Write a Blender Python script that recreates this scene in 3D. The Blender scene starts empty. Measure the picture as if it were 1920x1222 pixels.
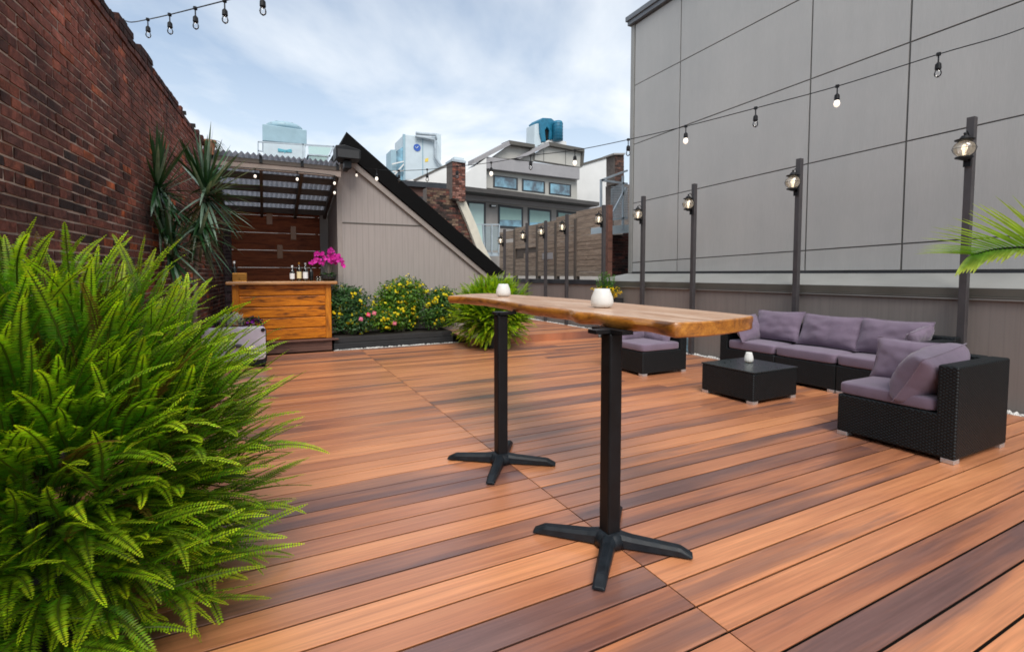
import bpy, math, random
from mathutils import Vector, Matrix, noise
random.seed(7)
R_ = math.radians
scene = bpy.context.scene
COL = scene.collection
V = Vector

# ------------------------------------------------------------------ camera model (photo pixels 1920 x 1222)
FPX = 919.0; PITCH = R_(3.0); YAW = R_(26.96); CX = 960.0; CY = 514 + FPX*math.tan(PITCH); CAM_H = 1.25
CF = V((math.sin(YAW)*math.cos(PITCH), math.cos(YAW)*math.cos(PITCH), -math.sin(PITCH)))
CR = V((math.cos(YAW), -math.sin(YAW), 0)); CU = CR.cross(CF); CO = V((0, 0, CAM_H))
def ray(x, y): return CF + CR*((x-CX)/FPX) + CU*(-(y-CY)/FPX)
def on_plane(x, y, p, n):
    r = ray(x, y); return CO + r*((V(p)-CO).dot(n)/r.dot(n))
def onY(x, y, v): return on_plane(x, y, (0, v, 0), V((0, 1, 0)))
def onX(x, y, v): return on_plane(x, y, (v, 0, 0), V((1, 0, 0)))
def at(x, y, d): return CO + ray(x, y)*d

# ------------------------------------------------------------------ mesh collector
class MB:
    def __init__(s): s.v = []; s.f = []; s.c = []
    def add(s, vs, fs, col=None):
        o = len(s.v); s.v += [tuple(p) for p in vs]; s.f += [tuple(i+o for i in f) for f in fs]
        s.c += [col]*len(vs) if not isinstance(col, list) else col
        return s
    def box(s, x0, x1, y0, y1, z0, z1, col=None):
        vs = [(x0,y0,z0),(x1,y0,z0),(x1,y1,z0),(x0,y1,z0),(x0,y0,z1),(x1,y0,z1),(x1,y1,z1),(x0,y1,z1)]
        return s.add(vs, [(0,3,2,1),(4,5,6,7),(0,1,5,4),(1,2,6,5),(2,3,7,6),(3,0,4,7)], col)
    def prism(s, pts, off, col=None):
        n = len(pts); off = V(off); a = [V(p) for p in pts]; b = [p+off for p in a]
        nrm = V((0,0,0))
        for i in range(n): nrm += a[i].cross(a[(i+1) % n])
        fs = [tuple(range(n)), tuple(range(2*n-1, n-1, -1))] + [(i, i+n, (i+1) % n+n, (i+1) % n) for i in range(n)]
        if nrm.dot(off) > 0: fs = [tuple(reversed(f)) for f in fs]
        return s.add(a+b, fs, col)
    def tube(s, pts, r, n=8, col=None, cap=True):
        pts = [V(p) for p in pts]; m = len(pts)
        rs = r if isinstance(r, (list, tuple)) else [r]*m
        vs = []; prev = None
        for i, p in enumerate(pts):
            t = (pts[min(i+1, m-1)]-pts[max(i-1, 0)]).normalized()
            if prev is None:
                a = t.cross(V((0,0,1)))
                if a.length < 1e-3: a = V((1,0,0))
            else: a = prev - t*prev.dot(t)
            a.normalize(); prev = a; b = t.cross(a)
            for k in range(n):
                g = 2*math.pi*k/n; vs.append(p + (a*math.cos(g)+b*math.sin(g))*rs[i])
        fs = [(i*n+k, i*n+(k+1) % n, (i+1)*n+(k+1) % n, (i+1)*n+k) for i in range(m-1) for k in range(n)]
        if cap: fs += [tuple(reversed(range(n))), tuple(range((m-1)*n, m*n))]
        return s.add(vs, fs, col)
    def lathe(s, prof, c=(0,0,0), n=20, col=None, sx=1, sy=1):
        c = V(c); vs = []; m = len(prof)
        for r, z in prof:
            for k in range(n):
                g = 2*math.pi*k/n; vs.append(c+V((r*math.cos(g)*sx, r*math.sin(g)*sy, z)))
        fs = [(i*n+k, i*n+(k+1) % n, (i+1)*n+(k+1) % n, (i+1)*n+k) for i in range(m-1) for k in range(n)]
        fs += [tuple(reversed(range(n))), tuple(range((m-1)*n, m*n))]
        return s.add(vs, fs, col)
    def bar(s, a, b, w, h=None, col=None):
        a = V(a); b = V(b); h = h or w; t = (b-a).normalized()
        x = t.cross(V((0,0,1)))
        if x.length < 1e-3: x = V((1,0,0))
        x.normalize(); y = x.cross(t)
        q = [x*w/2+y*h/2, -x*w/2+y*h/2, -x*w/2-y*h/2, x*w/2-y*h/2]
        return s.add([a+k for k in q]+[b+k for k in q], [(0,1,2,3),(7,6,5,4)]+[(i, i+4, (i+1) % 4+4, (i+1) % 4) for i in range(4)], col)
    def squad(s, c, sx, sy, sz, e=.3, nu=28, nv=14, fn=None):
        def sg(v, p): return math.copysign(abs(v)**p, v)
        c = V(c); vs = []
        for j in range(nv+1):
            ph = -math.pi/2+math.pi*j/nv
            for i in range(nu):
                th = 2*math.pi*i/nu
                vs.append(c+V((sx/2*sg(math.cos(ph), e)*sg(math.cos(th), e), sy/2*sg(math.cos(ph), e)*sg(math.sin(th), e), sz/2*sg(math.sin(ph), e*1.6))))
        return s.add(vs, [(j*nu+i, j*nu+(i+1) % nu, (j+1)*nu+(i+1) % nu, (j+1)*nu+i) for j in range(nv) for i in range(nu)])

def root_loc(o):
    l = V((0,0,0))
    while o: l += o.location; o = o.parent
    return l
def obj(name, mb, m, parent=None, smooth=False, bevel=0, local=False, segs=2):
    me = bpy.data.meshes.new(name)
    off = V((0,0,0)) if (local or parent is None) else root_loc(parent)
    me.from_pydata([tuple(V(p)-off) for p in mb.v], [], mb.f)
    if any(c is not None for c in mb.c):
        at_ = me.color_attributes.new('tint', 'FLOAT_COLOR', 'POINT')
        flat = []
        for c in mb.c:
            c = c or (1, 1, 1); flat += [c[0], c[1], c[2], 1.0]
        at_.data.foreach_set('color', flat)
    me.materials.append(m)
    if smooth: me.polygons.foreach_set('use_smooth', [True]*len(me.polygons))
    o = bpy.data.objects.new(name, me); COL.objects.link(o)
    if parent: o.parent = parent
    if bevel:
        b = o.modifiers.new('bevel', 'BEVEL'); b.width = bevel; b.segments = segs; b.limit_method = 'ANGLE'; b.angle_limit = R_(40)
    return o
def tag(o, label, cat, group=None):
    o['label'] = label; o['category'] = cat
    if group: o['group'] = group
    return o
def thing(name, label, cat, loc=(0,0,0), group=None):
    o = bpy.data.objects.new(name, None); COL.objects.link(o); o.location = loc; o.empty_display_size = .1
    return tag(o, label, cat, group)
def struct(name, mb, m, **k):
    o = obj(name, mb, m, **k); o['kind'] = 'structure'; return o
def copy_tree(o, parent=None):
    c = o.copy(); COL.objects.link(c); c.parent = parent
    for ch in list(o.children): copy_tree(ch, c)
    return c

# ------------------------------------------------------------------ materials
class NT:
    def __init__(s, name):
        s.m = bpy.data.materials.new(name); s.m.use_nodes = True; s.t = s.m.node_tree; s.t.nodes.clear()
        s.out = s.n('ShaderNodeOutputMaterial')
    def n(s, typ, **k):
        nd = s.t.nodes.new(typ)
        for a, b in k.items():
            if a[0] == '_':
                key = a[1:].replace('_', ' ')
                nd.inputs[key].default_value = b
            else: setattr(nd, a, b)
        return nd
    def l(s, a, b): s.t.links.new(a, b)
    def coord(s, scale=(1,1,1), kind='Object'):
        tc = s.n('ShaderNodeTexCoord'); mp = s.n('ShaderNodeMapping'); mp.inputs['Scale'].default_value = scale
        s.l(tc.outputs[kind], mp.inputs['Vector']); return mp.outputs['Vector']
    def noise(s, vec, scale, detail=4, rough=.55, dist=0):
        nd = s.n('ShaderNodeTexNoise'); nd.inputs['Scale'].default_value = scale; nd.inputs['Detail'].default_value = detail
        nd.inputs['Roughness'].default_value = rough; nd.inputs['Distortion'].default_value = dist
        s.l(vec, nd.inputs['Vector']); return nd.outputs['Fac']
    def ramp(s, fac, stops):
        r = s.n('ShaderNodeValToRGB'); e = r.color_ramp.elements
        while len(e) < len(stops): e.new(.5)
        for i, (p, c) in enumerate(stops):
            e[i].position = p; e[i].color = (c[0], c[1], c[2], 1) if not isinstance(c, (int, float)) else (c, c, c, 1)
        s.l(fac, r.inputs['Fac']); return r.outputs['Color']
    def mix(s, a, b, fac, mode='MIX'):
        m = s.n('ShaderNodeMix'); m.data_type = 'RGBA'; m.blend_type = mode
        for sock, v in ((m.inputs[6], a), (m.inputs[7], b), (m.inputs[0], fac)):
            if hasattr(v, 'links'): s.l(v, sock)
            elif isinstance(v, (int, float)): sock.default_value = v
            else: sock.default_value = (v[0], v[1], v[2], 1)
        return m.outputs[2]
    def math(s, op, a, b=0.):
        m = s.n('ShaderNodeMath'); m.operation = op
        for i, v in enumerate((a, b)):
            if hasattr(v, 'links'): s.l(v, m.inputs[i])
            else: m.inputs[i].default_value = v
        return m.outputs[0]
    def bump(s, h, strength=.3, dist=.01):
        b = s.n('ShaderNodeBump'); b.inputs['Strength'].default_value = strength; b.inputs['Distance'].default_value = dist
        s.l(h, b.inputs['Height']); return b.outputs['Normal']
    def bsdf(s, color, rough=.5, normal=None, metal=0., spec=.5, coat=0., trans=0., emis=None, es=0., cr=.15):
        b = s.n('ShaderNodeBsdfPrincipled')
        for key, v in (('Base Color', color), ('Roughness', rough), ('Metallic', metal)):
            if hasattr(v, 'links'): s.l(v, b.inputs[key])
            elif isinstance(v, (int, float)): b.inputs[key].default_value = v
            else: b.inputs[key].default_value = (v[0], v[1], v[2], 1)
        b.inputs['Specular IOR Level'].default_value = spec; b.inputs['Coat Weight'].default_value = coat
        b.inputs['Coat Roughness'].default_value = cr
        b.inputs['Transmission Weight'].default_value = trans
        if emis: b.inputs['Emission Color'].default_value = (*emis, 1); b.inputs['Emission Strength'].default_value = es
        if normal is not None: s.l(normal, b.inputs['Normal'])
        return b.outputs[0]
    def done(s, sh): s.l(sh, s.out.inputs['Surface']); return s.m

def plain(name, c, rough=.5, var=.18, scale=6., bump=.15, bscale=60., stretch=(1,1,1), bd=.002, **k):
    t = NT(name); vec = t.coord(stretch)
    n = t.noise(vec, scale, 5)
    d = tuple(x*(1-var) for x in c); u = tuple(min(1, x*(1+var)) for x in c)
    col = t.ramp(n, [(.3, d), (.7, u)])
    nb = t.noise(vec, bscale, 3)
    rr = t.ramp(n, [(.3, max(0, rough-.08)), (.7, min(1, rough+.08))])
    return t.done(t.bsdf(col, rr, t.bump(nb, bump, bd), **k))

def siding(name, c, period=.105, axis=0, depth=.35, gs=.5):
    t = NT(name); tc = t.n('ShaderNodeTexCoord'); sp = t.n('ShaderNodeSeparateXYZ'); t.l(tc.outputs['Object'], sp.inputs[0])
    u = t.math('MULTIPLY', sp.outputs[axis], 1/period)
    fr = t.math('FRACT', u)
    groove = t.math('GREATER_THAN', t.math('ABSOLUTE', t.math('SUBTRACT', fr, .5)), .455)
    streak = t.noise(t.coord((9, 9, .6)), 3., 5)
    base = t.ramp(streak, [(.28, tuple(x*.90 for x in c)), (.5, c), (.75, tuple(x*1.06 for x in c))])
    col = t.mix(base, tuple(x*.72 for x in c), t.math('MULTIPLY', groove, gs))
    h = t.math('SUBTRACT', t.math('MULTIPLY', t.noise(t.coord((40, 40, 3)), 4, 4), .3), groove)
    return t.done(t.bsdf(col, .62, t.bump(h, depth, .004)))

def wood(name, c1, c2, c3, stretch, rough=.4, scale=3., coat=0., grain=.25, tint=False, spec=.5):
    t = NT(name); vec = t.coord(stretch)
    if tint:
        a = t.n('ShaderNodeAttribute', attribute_name='tint'); va = t.n('ShaderNodeVectorMath', operation='MULTIPLY_ADD')
        t.l(a.outputs['Vector'], va.inputs[0]); va.inputs[1].default_value = (37, 53, 71); t.l(vec, va.inputs[2]); vec = va.outputs[0]
    n1 = t.noise(vec, scale, 4, .6, 1.2); n2 = t.noise(vec, scale*9, 5, .65, .4)
    col = t.ramp(n1, [(.30, c1), (.47, c2), (.70, c3)])
    col = t.mix(col, t.ramp(n2, [(.3, .55), (.65, 1.1)]), .7, 'MULTIPLY')
    return t.done(t.bsdf(col, t.ramp(n2, [(.3, rough+.12), (.7, rough)]), t.bump(n2, grain, .003), coat=coat, spec=spec))

def foliage(name, trans=.45, rough=.42, spec=.35):
    t = NT(name); a = t.n('ShaderNodeAttribute', attribute_name='tint')
    n = t.noise(t.coord(), 14., 3)
    col = t.mix(a.outputs['Color'], t.ramp(n, [(.3, .7), (.7, 1.25)]), 1., 'MULTIPLY')
    b = t.bsdf(col, rough, spec=spec)
    tr = t.n('ShaderNodeBsdfTranslucent'); t.l(t.mix(col, (1.25, 1.3, .6), 1., 'MULTIPLY'), tr.inputs['Color'])
    mx = t.n('ShaderNodeMixShader'); mx.inputs[0].default_value = trans; t.l(b, mx.inputs[1]); t.l(tr.outputs[0], mx.inputs[2])
    return t.done(mx.outputs[0])

def brickmat(name):
    t = NT(name); a = t.n('ShaderNodeAttribute', attribute_name='tint')
    n1 = t.noise(t.coord(), 17., 8, .75, .6); n2 = t.noise(t.coord(), 2.1, 7, .72, .8)
    col = t.mix(a.outputs['Color'], t.ramp(n1, [(.30, .22), (.52, .95), (.74, 1.75)]), .95, 'MULTIPLY')
    col = t.mix(col, (.012, .010, .010), t.ramp(n2, [(.46, 0), (.62, .66)]))
    return t.done(t.bsdf(col, .85, t.bump(n1, .9, .012), spec=.25))

def deckmat(name):
    t = NT(name); a = t.n('ShaderNodeAttribute', attribute_name='tint')
    sep = t.n('ShaderNodeSeparateColor'); t.l(a.outputs['Color'], sep.inputs[0])
    tc = t.n('ShaderNodeTexCoord'); sp = t.n('ShaderNodeSeparateXYZ'); t.l(tc.outputs['Object'], sp.inputs[0])
    def vec(kx, ky, off):
        cb = t.n('ShaderNodeCombineXYZ'); t.l(t.math('MULTIPLY', sp.outputs[0], kx), cb.inputs[0])
        t.l(t.math('MULTIPLY', sp.outputs[1], ky), cb.inputs[1]); t.l(t.math('MULTIPLY', sep.outputs[0], off), cb.inputs[2]); return cb.outputs[0]
    streak = t.noise(vec(.55, 5.0, 91.), 1.15, 4, .5, .1)
    crisp = t.noise(vec(1.4, 60., 29.), 1.0, 5, .65)
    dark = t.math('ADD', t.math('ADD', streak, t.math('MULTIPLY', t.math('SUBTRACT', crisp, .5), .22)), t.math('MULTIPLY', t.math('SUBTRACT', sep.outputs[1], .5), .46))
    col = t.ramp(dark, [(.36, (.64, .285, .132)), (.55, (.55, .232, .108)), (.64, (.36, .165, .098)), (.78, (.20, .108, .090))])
    fine = t.noise(vec(2.2, 95., 17.), 1.0, 4, .6)
    col = t.mix(col, t.ramp(fine, [(.25, .70), (.75, 1.24)]), .85, 'MULTIPLY')
    sp2 = t.noise(t.coord(), 46., 3, .7)
    col = t.mix(col, (.55, .42, .34), t.ramp(sp2, [(.70, 0), (.76, .55)]))
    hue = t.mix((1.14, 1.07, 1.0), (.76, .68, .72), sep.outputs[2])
    mid = t.noise(vec(1.1, 26., 53.), 1.0, 4, .6)
    col = t.mix(col, t.ramp(mid, [(.32, (.80, .74, .74)), (.62, (1.06, 1.06, 1.06))]), .8, 'MULTIPLY')
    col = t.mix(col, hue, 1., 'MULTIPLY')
    spots = t.noise(t.coord(), 1.1, 6, .7)
    rough = t.ramp(spots, [(.3, .28), (.7, .44)])
    return t.done(t.bsdf(col, rough, t.bump(fine, .08, .0015), spec=.6, coat=.75, cr=.30))

def wicker(name):
    t = NT(name); tc = t.n('ShaderNodeTexCoord'); sp = t.n('ShaderNodeSeparateXYZ'); t.l(tc.outputs['Object'], sp.inputs[0])
    u = t.math('MULTIPLY', t.math('ADD', sp.outputs[0], sp.outputs[1]), math.pi/.017)
    rib = t.math('ABSOLUTE', t.math('SINE', u))
    par = t.math('MULTIPLY', t.math('FLOOR', t.math('DIVIDE', u, math.pi)), math.pi)
    cross = t.math('ADD', t.math('MULTIPLY', t.math('SINE', t.math('ADD', t.math('MULTIPLY', sp.outputs[2], math.pi/.011), par)), .42), .58)
    h = t.math('MULTIPLY', t.math('POWER', rib, .6), cross)
    n = t.noise(t.coord((3, 3, 9)), 9., 3)
    col = t.ramp(h, [(.10, (.0015, .0025, .003)), (.8, (.011, .016, .020))])
    col = t.mix(col, t.ramp(n, [(.3, .65), (.7, 1.35)]), .8, 'MULTIPLY')
    return t.done(t.bsdf(col, .5, t.bump(h, .7, .006), spec=.26))

def fabric(name, c):
    t = NT(name); v = t.coord(); n = t.noise(v, 5., 4); w = t.noise(v, 420., 2)
    col = t.ramp(n, [(.3, tuple(x*.86 for x in c)), (.7, tuple(x*1.1 for x in c))])
    b = t.n('ShaderNodeBsdfPrincipled'); t.l(col, b.inputs['Base Color']); b.inputs['Roughness'].default_value = .8
    b.inputs['Sheen Weight'].default_value = .25; b.inputs['Specular IOR Level'].default_value = .3
    t.l(t.bump(t.math('ADD', w, t.math('MULTIPLY', t.noise(v, 16., 4), 2.)), .22, .003), b.inputs['Normal'])
    return t.done(b.outputs[0])

def glass(name, tint=(1,1,1), rough=.02, fac=.25):
    t = NT(name); g = t.n('ShaderNodeBsdfGlossy'); g.inputs['Roughness'].default_value = rough
    tr = t.n('ShaderNodeBsdfTransparent'); tr.inputs['Color'].default_value = (*tint, 1)
    fr = t.n('ShaderNodeFresnel'); fr.inputs['IOR'].default_value = 1.5
    mx = t.n('ShaderNodeMixShader'); t.l(t.math('ADD', fr.outputs[0], fac), mx.inputs[0]); t.l(tr.outputs[0], mx.inputs[1]); t.l(g.outputs[0], mx.inputs[2])
    return t.done(mx.outputs[0])

def emit(name, c, s):
    t = NT(name); return t.done(t.bsdf(c, .3, emis=c, es=s))

M = dict(
    deck=deckmat('deck_boards'),
    under=plain('deck_underside', (.008, .006, .005), .9),
    brick=brickmat('old_brick'),
    mortar=plain('lime_mortar', (.36, .30, .25), .95, .75, 1.6, .8, 90, bd=.006),
    mortar_dark=plain('dark_mortar', (.12, .10, .09), .95, .3, 9, .6, 90),
    panel=None, seam=plain('panel_seam', (.11, .11, .105), .7),
    coping=plain('coping_metal', (.13, .145, .165), .45, .1, 3, .05, 40),
    taupe=siding('taupe_siding_x', (.315, .278, .262), axis=0),
    taupe_y=siding('taupe_siding_y', (.215, .186, .172), axis=1, depth=.15, gs=.22),
    trim=plain('taupe_trim', (.27, .235, .215), .6, .1, 5, .1, 50),
    cap=plain('bronze_cap', (.085, .078, .066), .5, .12, 3, .08, 40),
    capdark=plain('dark_cap', (.022, .025, .032), .5, .15, 4, .1, 50),
    flash=plain('pale_flashing', (.27, .27, .258), .45, .08, 3, .06, 30),
    shingle=plain('black_roofing', (.0045, .0045, .0048), .9, .35, 60, .8, 160, bd=.006, spec=.12),
    post=plain('bronze_post', (.052, .047, .050), .5, .15, 8, .1, 80),
    black=plain('black_metal', (.006, .0065, .008), .45, .25, 12, .12, 140, spec=.28),
    foot=plain('black_iron', (.011, .015, .020), .45, .3, 22, .25, 120, spec=.25),
    silver=plain('brushed_foot', (.62, .62, .63), .35, .08, 20, .05, 100, metal=.7),
    steel=plain('galvanised_steel', (.36, .42, .47), .5, .15, 6, .1, 60),
    brass=plain('copper_plate', (.42, .19, .035), .35, .2, 8, .1, 60, metal=.6),
    gravel=None,
    slab=wood('live_edge_top', (.40, .20, .10), (.56, .33, .20), (.70, .50, .37), (5.5, .7, 5.5), .30, 2.2, .1, grain=.04),
    slabedge=wood('live_edge_side', (.12, .042, .010), (.42, .155, .020), (.60, .26, .040), (3, 1.1, 4), .3, 3., .4),
    barfront=wood('stained_pine', (.045, .012, .003), (.52, .15, .005), (.76, .25, .008), (.9, 4, 6.5), .42, 2.6, .05, tint=True, spec=.3),
    barpost=wood('stained_pine_post', (.26, .08, .008), (.48, .155, .010), (.62, .22, .014), (6, 6, .9), .42, 2.4, .05, spec=.3),
    bartop=wood('bar_top_pine', (.18, .07, .02), (.42, .19, .06), (.55, .28, .11), (.8, 6, 6), .35, 2.6, .2),
    plinth=wood('brown_composite', (.07, .032, .024), (.14, .062, .045), (.20, .095, .068), (.8, 8, 8), .5, 2.),
    screen=wood('dark_teak_screen', (.10, .024, .008), (.26, .062, .020), (.36, .095, .030), (.8, 5, 7), .5, 2.2, 0., tint=True, spec=.2),
    fence=wood('weathered_fence', (.15, .115, .09), (.27, .205, .155), (.38, .30, .235), (8, .8, 9), .8, 2.2, tint=True),
    rafter=plain('pergola_timber', (.085, .068, .056), .7, .2, 6, .3, 60),
    fascia=plain('pergola_fascia', (.24, .19, .165), .7, .12, 6, .2, 60),
    poly=None,
    fern=foliage('fern_leaf', .5), leaf=foliage('shrub_leaf', .3, .38), yucca=foliage('yucca_leaf', .12, .33, .6),
    petal=foliage('petal', .3, .6, .2), palm=foliage('palm_leaf', .45, .35),
    bark=plain('grey_bark', (.20, .165, .13), .9, .35, 12, .8, 60, bd=.006),
    soil=plain('soil', (.02, .015, .011), .95, .4, 30, .8, 80),
    darkpot=plain('dark_planter', (.016, .017, .019), .6, .3, 8, .3, 60),
    stone=plain('pale_stone', (.50, .47, .52), .75, .12, 7, .35, 60),
    wicker=wicker('black_wicker'), cushion=fabric('lavender_grey_fabric', (.160, .119, .171)),
    white=plain('white_paint', (.66, .66, .65), .6, .04, 2, .05, 30),
    cream=plain('cream_panel', (.40, .39, .36), .6, .06, 2, .08, 40),
    greyband=plain('grey_metal_band', (.30, .29, .30), .5, .08, 3, .05, 30),
    greywall=plain('grey_wall', (.30, .28, .265), .7, .1, 4, .1, 40),
    eave=plain('dark_eave', (.055, .050, .048), .6, .2, 4, .1, 40),
    frame=plain('window_frame', (.035, .038, .042), .5),
    blind=plain('pale_green_blind', (.30, .46, .43), .6, .05, 3, .02, 30),
    pane=None,
    hvac=plain('hvac_pale_blue', (.50, .58, .63), .5, .06, 3, .05, 20),
    tower=plain('tower_blue_grey', (.27, .40, .47), .5, .08, 3, .05, 20),
    teal=plain('teal_blower', (.010, .14, .24), .45, .2, 5, .1, 40),
    logo=plain('blue_emblem', (.03, .10, .42), .5, .05), logoteal=plain('teal_emblem', (.10, .38, .48), .5, .05),
    yellow=plain('yellow_sticker', (.75, .55, .08), .5, .05),
    bulbglass=glass('bulb_glass', (.98, .98, .98), .03, .02), globe=None,
    lit=emit('lit_bulb', (1., .90, .78), .42), litwarm=emit('lit_lantern_bulb', (1., .80, .55), 1.1),
    votive=None, wax=plain('candle_wax', (.85, .80, .66), .6, .03),
    bottle=glass('clear_bottle', (.62, .68, .66), .03, .08), bottledark=plain('dark_bottle', (.01, .012, .012), .12, .1),
    label_w=plain('white_label', (.78, .79, .80), .6, .04), label_c=plain('cream_label', (.74, .62, .36), .6, .06),
    amber=emit('faint_glow_amber', (.16, .055, .010), .05),
    terracotta=plain('terracotta', (.42, .20, .12), .8, .15),
    ground=plain('gravel_roof_ground', (.20, .19, .18), .95, .25, 3, .5, 60),
    renderwall=plain('rear_render', (.42, .41, .40), .8, .1),
    tubeblue=plain('pale_blue_pipe', (.25, .40, .48), .4),
)
def _globe():
    t = NT('lantern_glass'); g = t.n('ShaderNodeBsdfGlossy'); g.inputs['Roughness'].default_value = .05
    tr = t.n('ShaderNodeBsdfTransparent'); tl = t.n('ShaderNodeBsdfTranslucent'); tl.inputs['Color'].default_value = (.95, .95, .95, 1)
    m1 = t.n('ShaderNodeMixShader'); m1.inputs[0].default_value = .42; t.l(tr.outputs[0], m1.inputs[1]); t.l(tl.outputs[0], m1.inputs[2])
    fr = t.n('ShaderNodeFresnel'); m2_ = t.n('ShaderNodeMixShader'); t.l(t.math('ADD', fr.outputs[0], .08), m2_.inputs[0]); t.l(m1.outputs[0], m2_.inputs[1]); t.l(g.outputs[0], m2_.inputs[2])
    return t.done(m2_.outputs[0])
M['globe'] = _globe()
def _panel():
    t = NT('grey_cladding'); tc = t.n('ShaderNodeTexCoord'); n = t.noise(t.coord((.6, .6, .6)), 1.2, 3)
    f = t.noise(t.coord((120, 120, 4)), 2., 3); st = t.noise(t.coord((3, 3, .35)), 2., 4)
    col = t.ramp(n, [(.3, (.375, .377, .372)), (.7, (.425, .423, .412))])
    col = t.mix(col, t.ramp(f, [(.3, .93), (.7, 1.06)]), .8, 'MULTIPLY'); col = t.mix(col, t.ramp(st, [(.3, .96), (.7, 1.03)]), .8, 'MULTIPLY')
    return t.done(t.bsdf(col, .48, t.bump(f, .08, .002), spec=.4))
M['panel'] = _panel()
def _gravel():
    t = NT('white_gravel'); vo = t.n('ShaderNodeTexVoronoi'); vo.inputs['Scale'].default_value = 38; t.l(t.coord(), vo.inputs['Vector'])
    col = t.ramp(vo.outputs['Distance'], [(.0, (.62, .60, .58)), (.45, (.42, .40, .39)), (.8, (.07, .065, .06))])
    h = t.math('SUBTRACT', 1., vo.outputs['Distance'])
    return t.done(t.bsdf(col, .8, t.bump(h, .9, .02)))
M['gravel'] = _gravel()
def _poly():
    t = NT('corrugated_translucent'); n = t.noise(t.coord((1, 3, 1)), 5, 5)
    col = t.ramp(n, [(.3, (.17, .18, .21)), (.7, (.30, .31, .35))])
    b = t.bsdf(col, .5); tr = t.n('ShaderNodeBsdfTranslucent'); t.l(col, tr.inputs['Color'])
    mx = t.n('ShaderNodeMixShader'); mx.inputs[0].default_value = .5; t.l(b, mx.inputs[1]); t.l(tr.outputs[0], mx.inputs[2]); return t.done(mx.outputs[0])
M['poly'] = _poly()
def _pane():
    t = NT('painted_sky_pane'); n = t.noise(t.coord(), 1.4, 4)
    col = t.ramp(n, [(.4, (.22, .46, .60)), (.62, (.05, .08, .11))])  # sky reflection painted into the glass colour as blue and dark patches
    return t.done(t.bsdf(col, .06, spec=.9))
M['pane'] = _pane()
def _votive():
    t = NT('frosted_glass'); b = t.bsdf((.82, .82, .81), .25, spec=.5, emis=(1., .96, .9), es=.03); tr = t.n('ShaderNodeBsdfTranslucent'); tr.inputs['Color'].default_value = (.95, .94, .92, 1)
    mx = t.n('ShaderNodeMixShader'); mx.inputs[0].default_value = .45; t.l(b, mx.inputs[1]); t.l(tr.outputs[0], mx.inputs[2]); return t.done(mx.outputs[0])
M['votive'] = _votive()

# ------------------------------------------------------------------ ground and deck
g = MB(); g.add([(-200,-200,-.35),(200,-200,-.35),(200,200,-.35),(-200,200,-.35)], [(0,1,2,3)])
struct('ground', g, M['ground'])
PITCHB = .145; SEAM = 1.428; DECK_BACK = 8.44
mb = MB()
def board(mb, x0, x1, y0, zt, w=PITCHB-.0105, th=.024):
    c = (random.random(), random.random(), random.random())
    mb.box(x0, x1, y0, y0+w, zt-.005, zt, c); mb.box(x0+.012, x1-.012, y0+.014, y0+w-.014, zt-th, zt-.0052, c)
rows = int((DECK_BACK+1.3)/PITCHB)
for i in range(rows+1):
    y0 = 1.282-.0035+PITCHB*(i-18)
    y0 += .0035
    if y0+PITCHB > DECK_BACK+.05: break
    xl = -1.5
    cut = -1.5 if i % 2 else -.35-random.random()*.5
    if cut > -1.4:
        board(mb, xl, cut-.0015, y0, 0); board(mb, cut+.0015, SEAM-.0025, y0, 0)
    else: board(mb, xl, SEAM-.0025, y0, 0)
    x = SEAM+.0025; k = i % 3
    e = SEAM + (3.66, 2.44, 3.05)[k] + random.uniform(-.18, .18)
    board(mb, x, e-.0015, y0, 0); board(mb, e+.0015, 5.93, y0, 0)
struct('deck', mb, M['deck'], bevel=.0014)
mb = MB(); mb.box(-1.6, 6.2, -1.7, 12.9, -.12, -.03); struct('deck_base', mb, M['under'])
mb = MB(); z = .135
for i in range(30):
    y0 = 7.93+PITCHB*i
    if y0 < 9.5 or True: board(mb, 3.2, 5.93, y0, z)
c = (.2, .80, .9); mb.box(3.2, 5.93, 7.87, 7.922, -.001, z, c)  # riser boards tinted darker, shade of the upright face put into colour
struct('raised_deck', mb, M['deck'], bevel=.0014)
mb = MB(); mb.box(5.945, 6.075, -1.6, 7.86, -.03, -.006); mb.box(5.945, 6.075, 7.861, 12.9, -.03, .12)
mb.box(1.02, 3.2, 8.446, 8.525, -.028, -.006)
gr = MB(); 
for (x0, x1, y0, y1, zz, num) in ((5.95, 6.07, .5, 7.8, -.004, 900), (5.95, 6.07, 7.9, 12.5, .12, 500), (1.05, 3.1, 8.455, 8.52, -.004, 160)):
    for _ in range(num):
        c = V((random.uniform(x0, x1), random.uniform(y0, y1), zz)); s_ = random.uniform(.008, .02)
        gr.add([c+V((s_,0,0)), c+V((0,s_,0)), c+V((-s_,0,0)), c+V((0,-s_,0)), c+V((random.uniform(-.004,.004),0,s_*.9))], [(0,1,4),(1,2,4),(2,3,4),(3,0,4)])
o = obj('gravel', gr, plain('white_pebble', (.62, .60, .58), .8, .2, 40), None); o['kind'] = 'stuff'; o['label'] = 'white gravel strip between deck and walls'
struct('gravel_bed', mb, M['gravel'])

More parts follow.
